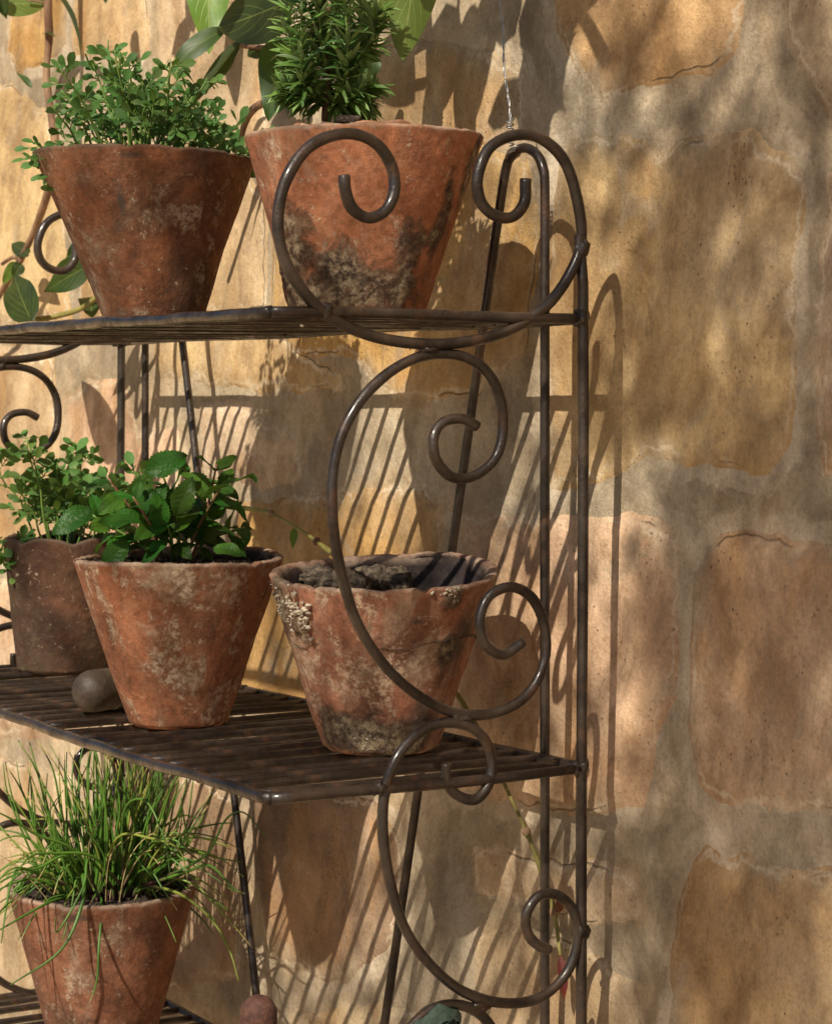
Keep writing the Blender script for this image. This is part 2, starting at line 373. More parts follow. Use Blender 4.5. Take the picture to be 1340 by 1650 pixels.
# ------------------------------------------------------------------ the stone wall
def und(x, z):
    P = np.stack([x*2.2, z*2.2, x*0], -1); Q = np.stack([x*14, z*14, x*0+5], -1); R = np.stack([x*55, z*55, x*0+9], -1)
    return .0045*fbm(P, 3, 11) + .0013*fbm(Q, 3, 12) + .0004*fbm(R, 2, 13)
def wy(x, z):            # wall plane, leaning back a little as it rises
    return .073 + (z-1.223)*.038
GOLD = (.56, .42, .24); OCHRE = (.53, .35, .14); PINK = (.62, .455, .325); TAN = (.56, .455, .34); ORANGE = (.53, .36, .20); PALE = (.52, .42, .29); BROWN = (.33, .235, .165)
STONES = [
 ([(905, -90), (1205, -90), (1185, 55), (1130, 110), (1060, 140), (955, 170), (925, 110), (900, 50)], ORANGE),
 ([(560, 80), (700, 72), (800, 100), (846, 120), (843, 232), (560, 232)], GOLD),
 ([(440, 262), (845, 250), (862, 400), (850, 560), (760, 640), (640, 650), (560, 560), (440, 560)], OCHRE),
 ([(895, 240), (960, 225), (1030, 235), (1050, 262), (1120, 225), (1210, 210), (1225, 240), (1270, 262), (1280, 300), (1285, 560), (1278, 700), (1240, 748), (1170, 750), (1040, 735), (960, 778), (885, 782), (878, 500)], GOLD),
 ([(1325, 290), (1430, 260), (1560, 260), (1560, 780), (1330, 760), (1318, 600)], TAN),
 ([(1290, -90), (1560, -90), (1560, 190), (1330, 180), (1265, 60)], TAN),
 ([(735, 822), (900, 832), (1000, 836), (1060, 850), (1086, 870), (1084, 1000), (1078, 1120), (1048, 1200), (1040, 1300), (900, 1300), (735, 1270)], PINK),
 ([(385, 815), (520, 800), (640, 792), (716, 800), (715, 1215), (560, 1190), (375, 1130)], OCHRE),
 ([(1115, 930), (1160, 872), (1250, 858), (1340, 875), (1560, 880), (1560, 1290), (1340, 1305), (1240, 1300), (1150, 1305), (1122, 1270), (1105, 1150)], PINK),
 ([(1112, 1405), (1130, 1372), (1160, 1388), (1200, 1380), (1240, 1408), (1340, 1405), (1560, 1400), (1560, 1900), (1080, 1900), (1092, 1500)], ORANGE),
 ([(760, 1375), (880, 1378), (1000, 1400), (1036, 1430), (1035, 1475), (960, 1480), (770, 1442)], TAN),
 ([(770, 1520), (840, 1495), (930, 1520), (1040, 1590), (1052, 1900), (770, 1900)], PALE),
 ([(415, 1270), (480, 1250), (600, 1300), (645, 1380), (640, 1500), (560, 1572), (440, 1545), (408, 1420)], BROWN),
 ([(420, 1640), (560, 1625), (700, 1640), (710, 1900), (400, 1900)], PALE),
 ([(245, 545), (330, 520), (425, 530), (500, 560), (560, 620), (470, 628), (330, 618), (250, 608)], GOLD),
 ([(106, 650), (150, 616), (200, 620), (225, 700), (285, 700), (290, 930), (110, 900)], PINK),
 ([(320, 660), (400, 655), (470, 700), (480, 775), (330, 770)], TAN),
 ([(20, -90), (110, -90), (108, 70), (88, 90), (60, 100), (30, 112), (12, 80), (18, 30)], OCHRE),
 ([(118, -90), (235, -90), (240, 90), (200, 110), (120, 88)], GOLD),
 ([(250, -90), (425, -90), (425, 250), (330, 265), (262, 250), (255, 100)], PALE),
 ([(-60, 150), (20, 135), (75, 190), (100, 300), (110, 520), (-60, 520)], GOLD),
 ([(125, 230), (230, 220), (320, 290), (425, 300), (428, 500), (330, 500), (235, 530), (128, 520)], GOLD),
 ([(-60, 560), (80, 570), (95, 700), (90, 900), (-60, 900)], GOLD),
 ([(-60, 940), (100, 935), (250, 950), (350, 1000), (352, 1190), (100, 1190), (-60, 1190)], TAN),
 ([(-60, 1230), (60, 1235), (120, 1260), (150, 1420), (140, 1640), (-60, 1640)], PALE),
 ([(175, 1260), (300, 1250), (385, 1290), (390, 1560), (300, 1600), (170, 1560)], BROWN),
]
wall = empty('stone_wall', (0, .07, 0), 'old sandstone block wall with pale lime mortar smeared along the joints, behind the plant rack', 'wall')
polys = []
for px, c in STONES:
    polys.append(([(onW(a, b).x, onW(a, b).z) for a, b in px], c))
vx0, vx1, vz0, vz1 = -1.80, .46, .10, 1.84
# coarser courses round the part in view
for zi in range(11):
    z0 = zi*.30-.02; z1 = z0+.275; x = -5.2 + rnd.uniform(0, .3)
    while x < 4.6:
        wd = rnd.uniform(.28, .5); q = .012
        if not (x+wd > vx0+.02 and x < vx1-.02 and z1 > vz0+.02 and z0 < vz1-.02):
            polys.append(([(x+rnd.uniform(0, q), z0+rnd.uniform(0, q)), (x+wd/2, z0+rnd.uniform(-q, q)), (x+wd, z0+rnd.uniform(0, q)), (x+wd+rnd.uniform(-q, q), z1), (x+wd*.4, z1+rnd.uniform(-q, q)), (x, z1)], rnd.choice([GOLD, PINK, TAN, OCHRE, ORANGE])))
        x += wd+.03
def sdist(P, X, Z):
    P = np.array(P); n = len(P); d = np.full(X.shape, 1e9); ins = np.zeros(X.shape, bool)
    for i in range(n):
        a = P[i]; b = P[(i+1) % n]; e = b-a
        t = np.clip(((X-a[0])*e[0]+(Z-a[1])*e[1])/(e@e), 0, 1)
        d = np.minimum(d, np.hypot(X-a[0]-t*e[0], Z-a[1]-t*e[1]))
        c = ((a[1] > Z) != (b[1] > Z)) & (X < (b[0]-a[0])*(Z-a[1])/(b[1]-a[1]+1e-12)+a[0]); ins ^= c
    return np.where(ins, d, -d)
def warp(X, Z):
    P = np.stack([X*9, Z*9, X*0], -1); Q = np.stack([X*45, Z*45, X*0], -1)
    return (X+.013*fbm(P, 3, 31)+.0065*fbm(Q, 4, 33), Z+.013*fbm(P, 3, 32)+.0065*fbm(Q, 4, 34))
def gridmesh(xs, zs, keep, Y, name, mat, attrs):
    X, Z = np.meshgrid(xs, zs, indexing='ij'); nx, nz = X.shape
    idx = -np.ones((nx, nz), int); cell = keep[:-1, :-1] & keep[1:, :-1] & keep[1:, 1:] & keep[:-1, 1:]
    used = np.zeros((nx, nz), bool)
    used[:-1, :-1] |= cell; used[1:, :-1] |= cell; used[1:, 1:] |= cell; used[:-1, 1:] |= cell
    idx[used] = np.arange(used.sum())
    ci, cj = np.nonzero(cell)
    Fc = np.stack([idx[ci, cj], idx[ci+1, cj], idx[ci+1, cj+1], idx[ci, cj+1]], 1)
    V = np.stack([X[used], Y[used], Z[used]], 1)
    return mesh(name, V.tolist(), Fc.tolist(), mat, attrs={k: a[used] for k, a in attrs.items()})
bbs = []
srng = random.Random(3)
for P, c in polys:
    xs_ = [p[0] for p in P]; zs_ = [p[1] for p in P]
    inview = min(xs_) < vx1 and max(xs_) > vx0 and min(zs_) < vz1 and max(zs_) > vz0
    st = .0055 if inview and len(P) > 6 or inview and len(bbs) < len(STONES) else .05
    xs = np.arange(min(xs_)-.03, max(xs_)+.03+st, st); zs = np.arange(max(min(zs_)-.03, .0), max(zs_)+.03+st, st)
    X, Z = np.meshgrid(xs, zs, indexing='ij'); WX, WZ = warp(X, Z)
    sd = sdist(P, WX, WZ)
    pr = srng.uniform(.0012, .0030)
    prof = np.where(sd > 0, pr*sstep(0, .016, sd)+.0004, -.004*sstep(0, .012, -sd)+.0004)
    tilt = srng.uniform(-.01, .01)*(X-np.mean(xs_)) + srng.uniform(-.01, .01)*(Z-np.mean(zs_))
    tilt = tilt*sstep(0, .03, sd)
    fine = .0010*fbm(np.stack([X*26+9, Z*26, X*0+pr*999], -1), 4, 51)*sstep(0, .01, sd)
    Y = wy(X, Z)-und(X, Z)-prof-fine-np.clip(tilt, -.0015, .003)
    me = gridmesh(xs, zs, sd > -.016 if st < .01 else sd > -.06, Y, 'stone', M_STONE, {'edge': sd})
    o = add('stone', me, wall)
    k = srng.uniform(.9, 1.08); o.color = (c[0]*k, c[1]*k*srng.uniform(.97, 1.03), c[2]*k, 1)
    bbs.append((min(xs_)-.1, max(xs_)+.1, min(zs_)-.1, max(zs_)+.1))
def grow(a, b, st, lo, hi, big):
    return np.unique(np.concatenate([np.arange(lo, a, big), np.arange(a, b, st), np.arange(b, hi+big, big)]))
xs = grow(vx0, vx1, .0065, -5.4, 5, .08); zs = grow(vz0, vz1, .0065, 0, 3.2, .08)
X, Z = np.meshgrid(xs, zs, indexing='ij'); WX, WZ = warp(X, Z)
E = np.full(X.shape, -.2); BS = np.zeros(X.shape); BN = {3: 1., 0: .5, 6: .6, 8: .7, 9: 1., 1: .5, 18: .7, 17: .8, 12: .6}
for pi, ((P, c), bb) in enumerate(zip(polys, bbs)):
    sel = (X > bb[0]) & (X < bb[1]) & (Z > bb[2]) & (Z < bb[3])
    if sel.any():
        q_ = sdist(P, WX[sel], WZ[sel]); nearer = q_ > E[sel]
        bsel = BS[sel]; bsel[nearer] = BN.get(pi, 0.); BS[sel] = bsel; E[sel] = np.maximum(E[sel], q_)
dip = .0016*sstep(.02, .0, np.abs(E))*sstep(-.1, .25, fbm(np.stack([X*5, Z*5, X*0+2], -1), 2, 71)) if False else .0014*(1-sstep(0, .018, np.abs(E)))*sstep(-.1, .25, fbm(np.stack([X*5, Z*5, X*0+2], -1), 2, 71))
rgh = .0012*fbm(np.stack([X*30, Z*30, X*0+4], -1), 4, 61)
Y = wy(X, Z)-und(X, Z)-rgh+dip+np.where(E > .03, .006, 0)
add('mortar', gridmesh(xs, zs, np.ones(X.shape, bool), Y, 'mortar', M_MORTAR, {'edge': E, 'lip': BS}), wall)
# wall body behind
b0 = [(-5.4, .12, 0), (5, .12, 0), (5, .6, 0), (-5.4, .6, 0), (-5.4, .16, 3.2), (5, .16, 3.2), (5, .6, 3.2), (-5.4, .6, 3.2)]
add('wall_core', mesh('wall_core', b0, [(0, 1, 5, 4), (1, 2, 6, 5), (2, 3, 7, 6), (3, 0, 4, 7), (4, 5, 6, 7)], M_MORTAR, smooth=False, attrs={'edge': [-.1]*8}), wall)

# ------------------------------------------------------------------ the iron rack
L = 1.045; D0 = -.326; ZT, ZM, ZB = 1.223, .806, .388
rack = empty('plant_rack', (-.5, -.16, 0), 'dark wrought iron three tier plant rack with scrolled ends standing against the stone wall', 'plant rack')
SCA = [(555, 283), (556, 305), (568, 335), (595, 351), (622, 338), (636, 305), (632, 268), (610, 235), (575, 217), (535, 219), (495, 240), (464, 283), (450, 335), (453, 395), (475, 450), (520, 502), (590, 538), (665, 553), (740, 552), (815, 534), (880, 493), (918, 440), (937, 385), (930, 318), (908, 258), (868, 222), (825, 219), (787, 241), (769, 285), (774, 322), (796, 346), (824, 350), (845, 326), (848, 288)]
SCB = [(768, 687), (745, 675), (716, 680), (699, 704), (702, 740), (728, 768), (762, 768), (795, 742), (810, 700), (808, 645), (785, 600), (745, 574), (690, 572), (635, 595), (585, 640), (552, 700), (537, 770), (537, 850), (552, 930), (580, 1010), (625, 1078), (680, 1125), (740, 1150), (800, 1148), (850, 1118), (878, 1065), (878, 1010), (858, 965), (825, 946), (790, 960), (773, 1000), (782, 1038), (812, 1055), (843, 1035)]
SCC = [(719, 1230), (720, 1255), (735, 1280), (765, 1288), (788, 1262), (793, 1225), (780, 1190), (750, 1168), (710, 1166), (670, 1185), (638, 1222), (621, 1275), (618, 1345), (628, 1420), (650, 1490), (690, 1550), (745, 1597), (810, 1616), (870, 1608), (912, 1570), (930, 1515), (925, 1470), (900, 1443), (868, 1443), (848, 1472), (852, 1505), (868, 1524), (884, 1530)]
SCD = [(735, 1740), (745, 1765), (775, 1770), (800, 1740), (806, 1690), (785, 1645), (745, 1620), (700, 1625), (655, 1665), (622, 1730), (612, 1820), (640, 1920), (700, 1990), (790, 2010), (870, 1980), (920, 1920), (925, 1850), (890, 1815), (855, 1825), (848, 1860), (870, 1885)]
def side(pts, X, z=0):
    out = []
    for a, b in pts:
        p = onX(a, b, 0.); out.append(Vector((X, p.y, p.z)))
    return out
BY = .011; A0 = -onY(878, 300, .011).x; RR = .0048
for X in (0., -L):
    sx = 1 if X == 0 else -1
    for i, sc in enumerate((SCA, SCB, SCC, SCD)):
        p = catmull(side(sc, X), 6)
        p = [q+Vector((.0009*math.sin(k*.31+i), 0, 0)) for k, q in enumerate(p)]
        add('scroll', tube('scroll', p, RR if i else .0053, M_IRON, 14, .03, i), rack)
    # rear upright and the hairpin brace that leans inward
    pp = [Vector((X, -.002+.0012*math.sin(z*7+X), z)) for z in np.linspace(0, onX(938, 385).z+.004, 30)]
    pp[-1].y -= .004
    add('post', tube('post', pp, .0053, M_IRON, 14, .02, 3), rack)
    AX = A0 if sx > 0 else onY(235, 1000, BY).x+L
    top = onY(845, 240, BY)
    hp = []
    for z in np.linspace(0, onY(878, 300).z, 22): hp.append(Vector((X-sx*AX, BY, z)))
    a = onY(878, 300, BY); bq = onY(812, 285, BY)
    for px, py in ((876, 275), (866, 250), (845, 238), (826, 250), (815, 275)):
        q = onY(px, py, BY); hp.append(Vector((X-sx*(AX+(a.x-q.x)) if sx > 0 else X+AX+(a.x-q.x), BY, q.z)))
    e = onY(620, 1650, BY)
    for t in np.linspace(.06, 1.62, 26):
        q = bq.lerp(e, t); dxx = a.x-q.x
        if q.z > 0: hp.append(Vector((X-sx*(AX+dxx), BY+.001*math.sin(t*3), q.z)))
    add('brace', tube('brace', catmull(hp, 3), .0048, M_IRON, 12, .02, 5), rack)
    pf = [Vector((X, D0, z)) for z in np.linspace(0, ZB, 8)]
    add('front_leg', tube('front_leg', pf, .0052, M_IRON, 12, .02), rack)
wd = 0
for (px, py) in ((695, 562), (742, 1157), (775, 1620)):
    for X in (0, -L):
        q = onX(px, py); add('weld', lump('weld', (X, q.y, q.z), .0078, M_IRON, wd, 3, .75, (.7, 1.35, .8), 2.2), rack); wd += 1
for (px, py) in ((937, 398), (935, 512), (935, 1240), (936, 1500)):
    for X in (0, -L):
        q = onX(px, py); add('weld', lump('weld', (X, q.y, q.z), .0078, M_IRON, wd, 3, .75, (.85, .95, 1.3), 2.2), rack); wd += 1
for (px, py) in ((525, 500), (612, 1270)):
    for X in (0, -L):
        q = onX(px, py); add('weld', lump('weld', (X, q.y, q.z), .0068, M_IRON, wd, 3, .75, (1, 1, 1), 2.2), rack); wd += 1
NSL = 29
slat_me = []
for k in range(4):
    pth = [Vector((.0015*math.sin(t*5+k*2), t, .0012*math.sin(t*9+k))) for t in np.linspace(D0, 0, 14)]
    slat_me.append(tube('slat', pth, .0042, M_IRON, 10, .04, k))
for si, z in enumerate((ZT, ZM, ZB)):
    fr = [Vector((x, D0+.001*math.sin(x*9+si), z+.0008*math.sin(x*11+si*2)+.0006*math.sin(x*31)+.0004*math.sin(x*67))) for x in np.linspace(-L, 0, 60)]
    bk = [Vector((x, -.001, z+.001*math.sin(x*13+si))) for x in np.linspace(-L, 0, 40)]
    sh = add('shelf', mesh('shelf', *[join([tube_arr(fr, .0054, 12, .05), tube_arr(bk, .0056, 10)])[i] for i in (0, 1)], M_IRON), rack)
    for X in (0, -L):
        sb = [Vector((X, y, z+.001*math.sin(y*20+si))) for y in np.linspace(D0, 0, 16)]
        add('side_bar', tube('side_bar', sb, .0050, M_IRON, 12, .04, si), sh)
    for k in range(1, NSL):
        x = -L*k/NSL + rnd.uniform(-.002, .002)
        M = Matrix.Translation((x, 0, z+rnd.uniform(-.0008, .0010))) @ Matrix.Rotation(rnd.uniform(-.006, .006), 4, 'Z')
        add('slat', slat_me[(k*7+si) % 4], sh, M)

# twisted wire that ties the rack back to the wall
wire = empty('tie_wire', onY(822, 240), 'twisted silvery wire tying the top of the rack back to the wall above', 'wire')
w0 = onY(822, 208); w1 = onY(790, 0, .02); w2 = w0+(w1-w0)*1.9; w2.y = .06
V = []
for ph in (0, math.pi):
    p = []
    for i in range(150):
        t = i/149; c = w0.lerp(w1, t*1.9) if t < .52 else w0.lerp(w1, t*1.9)
        c = c.copy(); c.y = w0.y+(w2.y-w0.y)*t; c.x += .002*math.sin(t*19)
        p.append(c+Vector((math.cos(t*55+ph), 0, math.sin(t*55+ph)*.3))*.0014)
    V.append(tube_arr(p, .0006, 5))
add('strand', mesh('strand', *join(V)[:2], M_WIRE), wire)
tw = []
for i in range(70):
    t = i/69; tw.append(w0+Vector((math.cos(t*34)*.0035, math.sin(t*34)*.0035, .010-t*.026)))
add('twist', tube('twist', tw, .0009, M_WIRE, 5), wire)
lp = []
for i in range(60):
    t = i/59*2*math.pi*3; q = onY(826, 245, .009)
    lp.append(q+Vector((math.cos(t)*.0072+.0008*t/3, math.sin(t)*.0072, -.004+math.cos(t)*.003+.0009*t/3)))
add('loop', tube('loop', lp, .0008, M_WIRE, 5), wire)
add('nail', tube('nail', [w2+Vector((0, -.012, .004)), w2+Vector((0, .04, -.004))], .0022, M_RUSTWOOD, 8), wire)

# ------------------------------------------------------------------ clay pots
def pot(name, c, z0, R, r, H, mat, label, seed, lean=(0, 0), rimz=None, crust=(), lime=(), drip=(), th=.0085, wav=.0012, soil=None, chips=.5, prof=.0, oval=0., group='weathered terracotta pots on the rack'):
    """c=(x,y); angle 0 faces the camera, grows to the camera's right."""
    root = empty(name, (c[0], c[1], z0), label, 'flower pot', group)
    NA, NR = 168, 96
    dcam = Vector((CAM.x-c[0], CAM.y-c[1], 0)).normalized(); dr = Vector((-dcam.y, dcam.x, 0))
    ang = np.linspace(0, 2*math.pi, NA, endpoint=False)
    hs = np.concatenate([np.linspace(0, 1, NR)])
    rows = []   # (radius, height(0..1), kind 0 outer,1 rim,2 inner)
    rows.append((r*.05, 0., 0)); rows.append((r*.7, 0., 0)); rows.append((r-.004, 0., 0))
    for h in hs[1:]:
        if h < .02: rr = r-.004*(1-h/.02)
        else: rr = r+(R-r)*(h+prof*math.sin(h*math.pi))
        rows.append((rr, h, 0))
    for t in (.25, .5, .75, 1): rows.append((R-th*(.5-.5*math.cos(t*math.pi)), 1+.012*math.sin(t*math.pi), 1))
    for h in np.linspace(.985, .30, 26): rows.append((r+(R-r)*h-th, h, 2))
    nr = len(rows)
    RA = np.array([q[0] for q in rows]); HA = np.array([q[1] for q in rows]); K = np.array([q[2] for q in rows])
    AN, RI = np.meshgrid(ang, np.arange(nr)); rad = RA[RI]; hh = HA[RI]; kk = K[RI]
    sx, sy = np.sin(AN), np.cos(AN)
    base = np.stack([sx*rad, sy*rad, hh*H], -1)
    low = fbm(base*16+seed*5.7, 3, seed); mid = fbm(base*55+seed, 4, seed+3); fine = fbm(base*170+seed, 3, seed+7)
    disp = wav*low*1.6 + .0006*mid + .00025*fine
    cr = np.zeros_like(rad)
    for (ca, ch, cw, chh, amp) in crust:
        da = (AN-ca+math.pi) % (2*math.pi)-math.pi
        d = np.sqrt((da*rad/cw)**2 + ((hh-ch)*H/chh)**2) + .45*mid + .25*low
        m = 1-sstep(.2, 1.35, d); m = m*(kk < 2)
        cr = np.maximum(cr, m); disp = disp + m*amp*(.45+.9*np.abs(fbm(base*110+seed, 4, seed+9)))
    def marks(lst):
        o_ = np.zeros_like(rad)
        for (ca, ch, cw, chh) in lst:
            da = (AN-ca+math.pi) % (2*math.pi)-math.pi
            o_ = np.maximum(o_, (1-sstep(.3, 1.2, np.sqrt((da*rad/cw)**2+((hh-ch)*H/chh)**2)+.5*mid+.3*low))*(kk < 2))
        return o_.ravel()
    lm, dp = marks(lime), marks(drip)
    rad2 = rad+np.where(kk == 2, -disp, disp)
    rad2 = rad2*(1+oval*np.cos(2*AN)*hh)
    z = hh*H
    a1 = np.stack([np.sin(AN)*4, np.cos(AN)*4, AN*0+seed], -1)
    chip = np.clip(fbm(a1*1.7, 4, seed+20)-.12, 0, 1)*.010*chips + .0012*fbm(a1*5, 3, seed+21)
    rz = rimz(AN) if rimz else 0.
    z = z - chip*sstep(.93, 1.0, hh) + rz*sstep(0, 1, hh)**1.2
    X = sx*rad2+lean[0]*hh; Yc = sy*rad2+lean[1]*hh
    PX = dr.x*X+dcam.x*Yc+c[0]; PY = dr.y*X+dcam.y*Yc+c[1]
    V = np.stack([PX, PY, z+z0], -1).reshape(-1, 3)
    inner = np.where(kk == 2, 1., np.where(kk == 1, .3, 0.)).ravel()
    rim = np.where(kk == 1, 1., np.where(kk == 0, sstep(.975, 1., hh), sstep(.93, 1, hh))).ravel()
    Fc = []
    for i in range(nr-1):
        for k in range(NA):
            k2 = (k+1) % NA; Fc.append((i*NA+k, i*NA+k2, (i+1)*NA+k2, (i+1)*NA+k))
    Fc.append(tuple(range(NA))[::-1])
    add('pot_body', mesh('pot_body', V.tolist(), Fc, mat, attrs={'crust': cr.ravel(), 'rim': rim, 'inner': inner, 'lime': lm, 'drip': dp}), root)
    info = dict(root=root, c=Vector((c[0]+dr.x*lean[0]+dcam.x*lean[1], c[1]+dr.y*lean[0]+dcam.y*lean[1], 0)), R=R, dcam=dcam, dr=dr, z0=z0, H=H)
    if soil is not None:
        hs_ = soil; rs = r+(R-r)*hs_-th+.001
        V = []; Fc = []; nr2, na = 22, 72
        for i in range(nr2+1):
            for k in range(na):
                a = 2*math.pi*k/na; rr = rs*i/nr2
                V.append((math.sin(a)*rr, math.cos(a)*rr, 0))
        V = np.array(V); V[:, 2] = hs_*H+.004*fbm(V*45+seed, 4, seed+40)+.0025*fbm(V*160, 3, seed+41)
        lx = lean[0]*hs_; ly = lean[1]*hs_
        W = np.stack([dr.x*(V[:, 0]+lx)+dcam.x*(V[:, 1]+ly)+c[0], dr.y*(V[:, 0]+lx)+dcam.y*(V[:, 1]+ly)+c[1], V[:, 2]+z0], 1)
        for i in range(nr2):
            for k in range(na):
                k2 = (k+1) % na; Fc.append((i*na+k, i*na+k2, (i+1)*na+k2, (i+1)*na+k))
        add('soil', mesh('soil', W.tolist(), Fc, M_SOIL), root)
        info['zs'] = z0+hs_*H; info['rs'] = rs
        # crumbs
        parts = []; r2 = random.Random(seed)
        tet = np.array([(0, 0, 1), (.94, 0, -.33), (-.47, .82, -.33), (-.47, -.82, -.33)])
        V2 = []; F2 = []
        for k in range(420):
            a = r2.uniform(0, 6.28); q = rs*math.sqrt(r2.random())*.97; s_ = r2.uniform(.0008, .0032)
            ctr = Vector((c[0]+dr.x*(math.sin(a)*q+lx)+dcam.x*(math.cos(a)*q+ly), c[1]+dr.y*(math.sin(a)*q+lx)+dcam.y*(math.cos(a)*q+ly), z0+hs_*H+.003+s_*.3))
            Rm = Matrix.Rotation(r2.uniform(0, 6), 3, Vector((r2.uniform(-1, 1), r2.uniform(-1, 1), r2.uniform(-1, 1))).normalized())
            b = len(V2)
            for t_ in tet: V2.append(ctr+Rm@Vector(t_)*s_)
            F2 += [(b, b+1, b+2), (b, b+2, b+3), (b, b+3, b+1), (b+1, b+3, b+2)]
        cbs = add('soil_crumbs', mesh('soil_crumbs', V2, F2, M_SOIL, smooth=False), root); cbs['kind'] = 'stuff'
    return info
T1 = mat_terra('terracotta_brown', (.125, .052, .027), (.25, .098, .045), .55, .65, (.36, .27, .19), loc=(0, 0, 0), rim=1)
T2 = mat_terra('terracotta_orange', (.28, .105, .052), (.42, .17, .085), .30, .40, (.48, .37, .27), loc=(7, 2, 1))
T3 = mat_terra('terracotta_dark', (.062, .029, .018), (.135, .060, .032), .35, .7, (.17, .125, .08), green=.2, loc=(3, 9, 4), rim=1, blk=.025)
T4 = mat_terra('terracotta_limed', (.20, .078, .038), (.32, .125, .062), .85, .40, (.43, .335, .24), loc=(1, 4, 8))
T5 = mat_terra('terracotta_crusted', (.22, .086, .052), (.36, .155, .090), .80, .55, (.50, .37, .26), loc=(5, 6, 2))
T6 = mat_terra('terracotta_dusty', (.175, .070, .038), (.29, .118, .064), .50, .55, (.38, .28, .20), loc=(9, 1, 5))
p1 = pot('clay_pot', (-.500, -.205), ZT+.004, .117, .051, .1775, T1, 'brown terracotta pot of rue at the left of the top shelf', 3, lean=(-.010, 0), soil=.93, prof=-.02, chips=.7, lime=[(-.8, .50, .028, .035), (.42, .62, .045, .016), (.9, .6, .015, .06), (-.3, .06, .03, .008), (-1.2, .3, .012, .07)], drip=[(-.28, .70, .005, .022), (-.1, .95, .02, .006)], rimz=lambda a: -.003*np.sin(a))
p2 = pot('clay_pot', (-.197, -.128), ZT+.004, .1155, .063, .1740, T2, 'orange terracotta pot with a mossy crusted foot, holding rosemary', 11, lean=(.006, 0), soil=.9, lime=[(-.9, .9, .02, .02), (-.15, .35, .05, .02), (.55, .42, .03, .03)], drip=[(.95, .7, .006, .02), (-.25, .2, .03, .016)],
         crust=[(-1.1, .12, .030, .05, .0050), (-.85, .36, .030, .05, .0035), (-.45, .10, .060, .035, .0025), (-.2, .22, .040, .03, .002), (.35, .16, .05, .03, .0015), (.6, .30, .022, .045, .0014), (1.0, .5, .014, .07, .0012), (1.3, .8, .014, .05, .0012)], chips=.8)
p3 = pot('clay_pot', (-.955, -.115), ZM+.004, .078, .062, .166, T3, 'dark brown clay pot with a scalloped rim at the left of the middle shelf', 17, soil=.86, prof=-.05, wav=.0008,
         rimz=lambda a: -.0075*(1-np.abs(np.cos(a*3.5+1.2)))**1.2, chips=.1, th=.007)
p4 = pot('clay_pot', (-.442, -.204), ZM+.004, .1090, .0505, .1735, T4, 'terracotta pot with white lime stains planted with mint on the middle shelf', 23, soil=.95, wav=.0016, prof=.0, lime=[(-.42, .80, .020, .05), (-.25, .55, .030, .05), (-.05, .88, .025, .03), (.25, .35, .035, .03), (-.9, .6, .012, .06)], drip=[(1.15, .82, .004, .014)],
         rimz=lambda a: -.0030*np.cos(a+.5)+.0025*np.cos(2*a+.8), chips=.8, lean=(0.0, 0))
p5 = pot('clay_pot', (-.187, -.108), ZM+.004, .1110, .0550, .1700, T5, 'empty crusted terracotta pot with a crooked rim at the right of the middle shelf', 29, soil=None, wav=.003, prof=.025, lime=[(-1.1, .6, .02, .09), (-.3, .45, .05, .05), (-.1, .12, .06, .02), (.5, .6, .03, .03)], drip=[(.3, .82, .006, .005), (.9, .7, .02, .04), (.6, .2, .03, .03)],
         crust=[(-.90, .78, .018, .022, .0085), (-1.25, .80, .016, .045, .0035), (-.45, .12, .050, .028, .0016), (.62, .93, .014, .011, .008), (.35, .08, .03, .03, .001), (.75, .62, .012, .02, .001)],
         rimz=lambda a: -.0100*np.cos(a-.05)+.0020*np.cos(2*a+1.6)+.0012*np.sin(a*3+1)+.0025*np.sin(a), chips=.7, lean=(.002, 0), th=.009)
p6 = pot('clay_pot', (-.775, -.145), ZB+.004, .111, .060, .184, T6, 'dusty terracotta pot of chives on the bottom shelf', 37, soil=.94, chips=.9, rimz=lambda a: -.003*np.cos(a), lime=[(-.2, .5, .05, .02), (.1, .75, .03, .03)], drip=[(-.3, .93, .02, .006)])
# dry clods and floor of the empty pot
zc = ZM+.112
V = [(0, 0, 0)]
root5 = p5['root']
disc = []
for i in range(14):
    for k in range(48):
        a = 2*math.pi*k/48; rr = .094*i/13; disc.append((math.cos(a)*rr, math.sin(a)*rr, 0))
disc = np.array(disc); hz = .010*fbm(disc*40, 4, 90)
Wd = [(p5['c'].x+x, p5['c'].y+y, zc+h) for (x, y, _), h in zip(disc, hz)]
Fd = [(i*48+k, i*48+(k+1) % 48, (i+1)*48+(k+1) % 48, (i+1)*48+k) for i in range(13) for k in range(48)]
add('soil', mesh('soil', Wd, Fd, M_DRYSOIL), root5)
for k, (a, b, D, rr) in enumerate([(515, 920, 2.34, .030), (560, 925, 2.33, .028), (600, 915, 2.37, .028), (632, 915, 2.37, .026), (480, 908, 2.36, .018), (500, 912, 2.33, .014)]):
    q = atD(a, b, D); add('soil_clod', lump('soil_clod', (q.x, q.y, q.z-.012), rr*.8, M_DRYSOIL, k+2, 4, .45, (1, 1, .7), 3.4), root5)
import bmesh as _b
M_LIME = mat_plain('lime_crust', (.16, .12, .085), (.50, .43, .33), 110, .95, .8)
_bm = _b.new(); _b.ops.create_icosphere(_bm, subdivisions=2, radius=1)
_bm.verts.ensure_lookup_table(); UV_ = np.array([v.co[:] for v in _bm.verts]); UF_ = [[v.index for v in f.verts] for f in _bm.faces]; _bm.free()
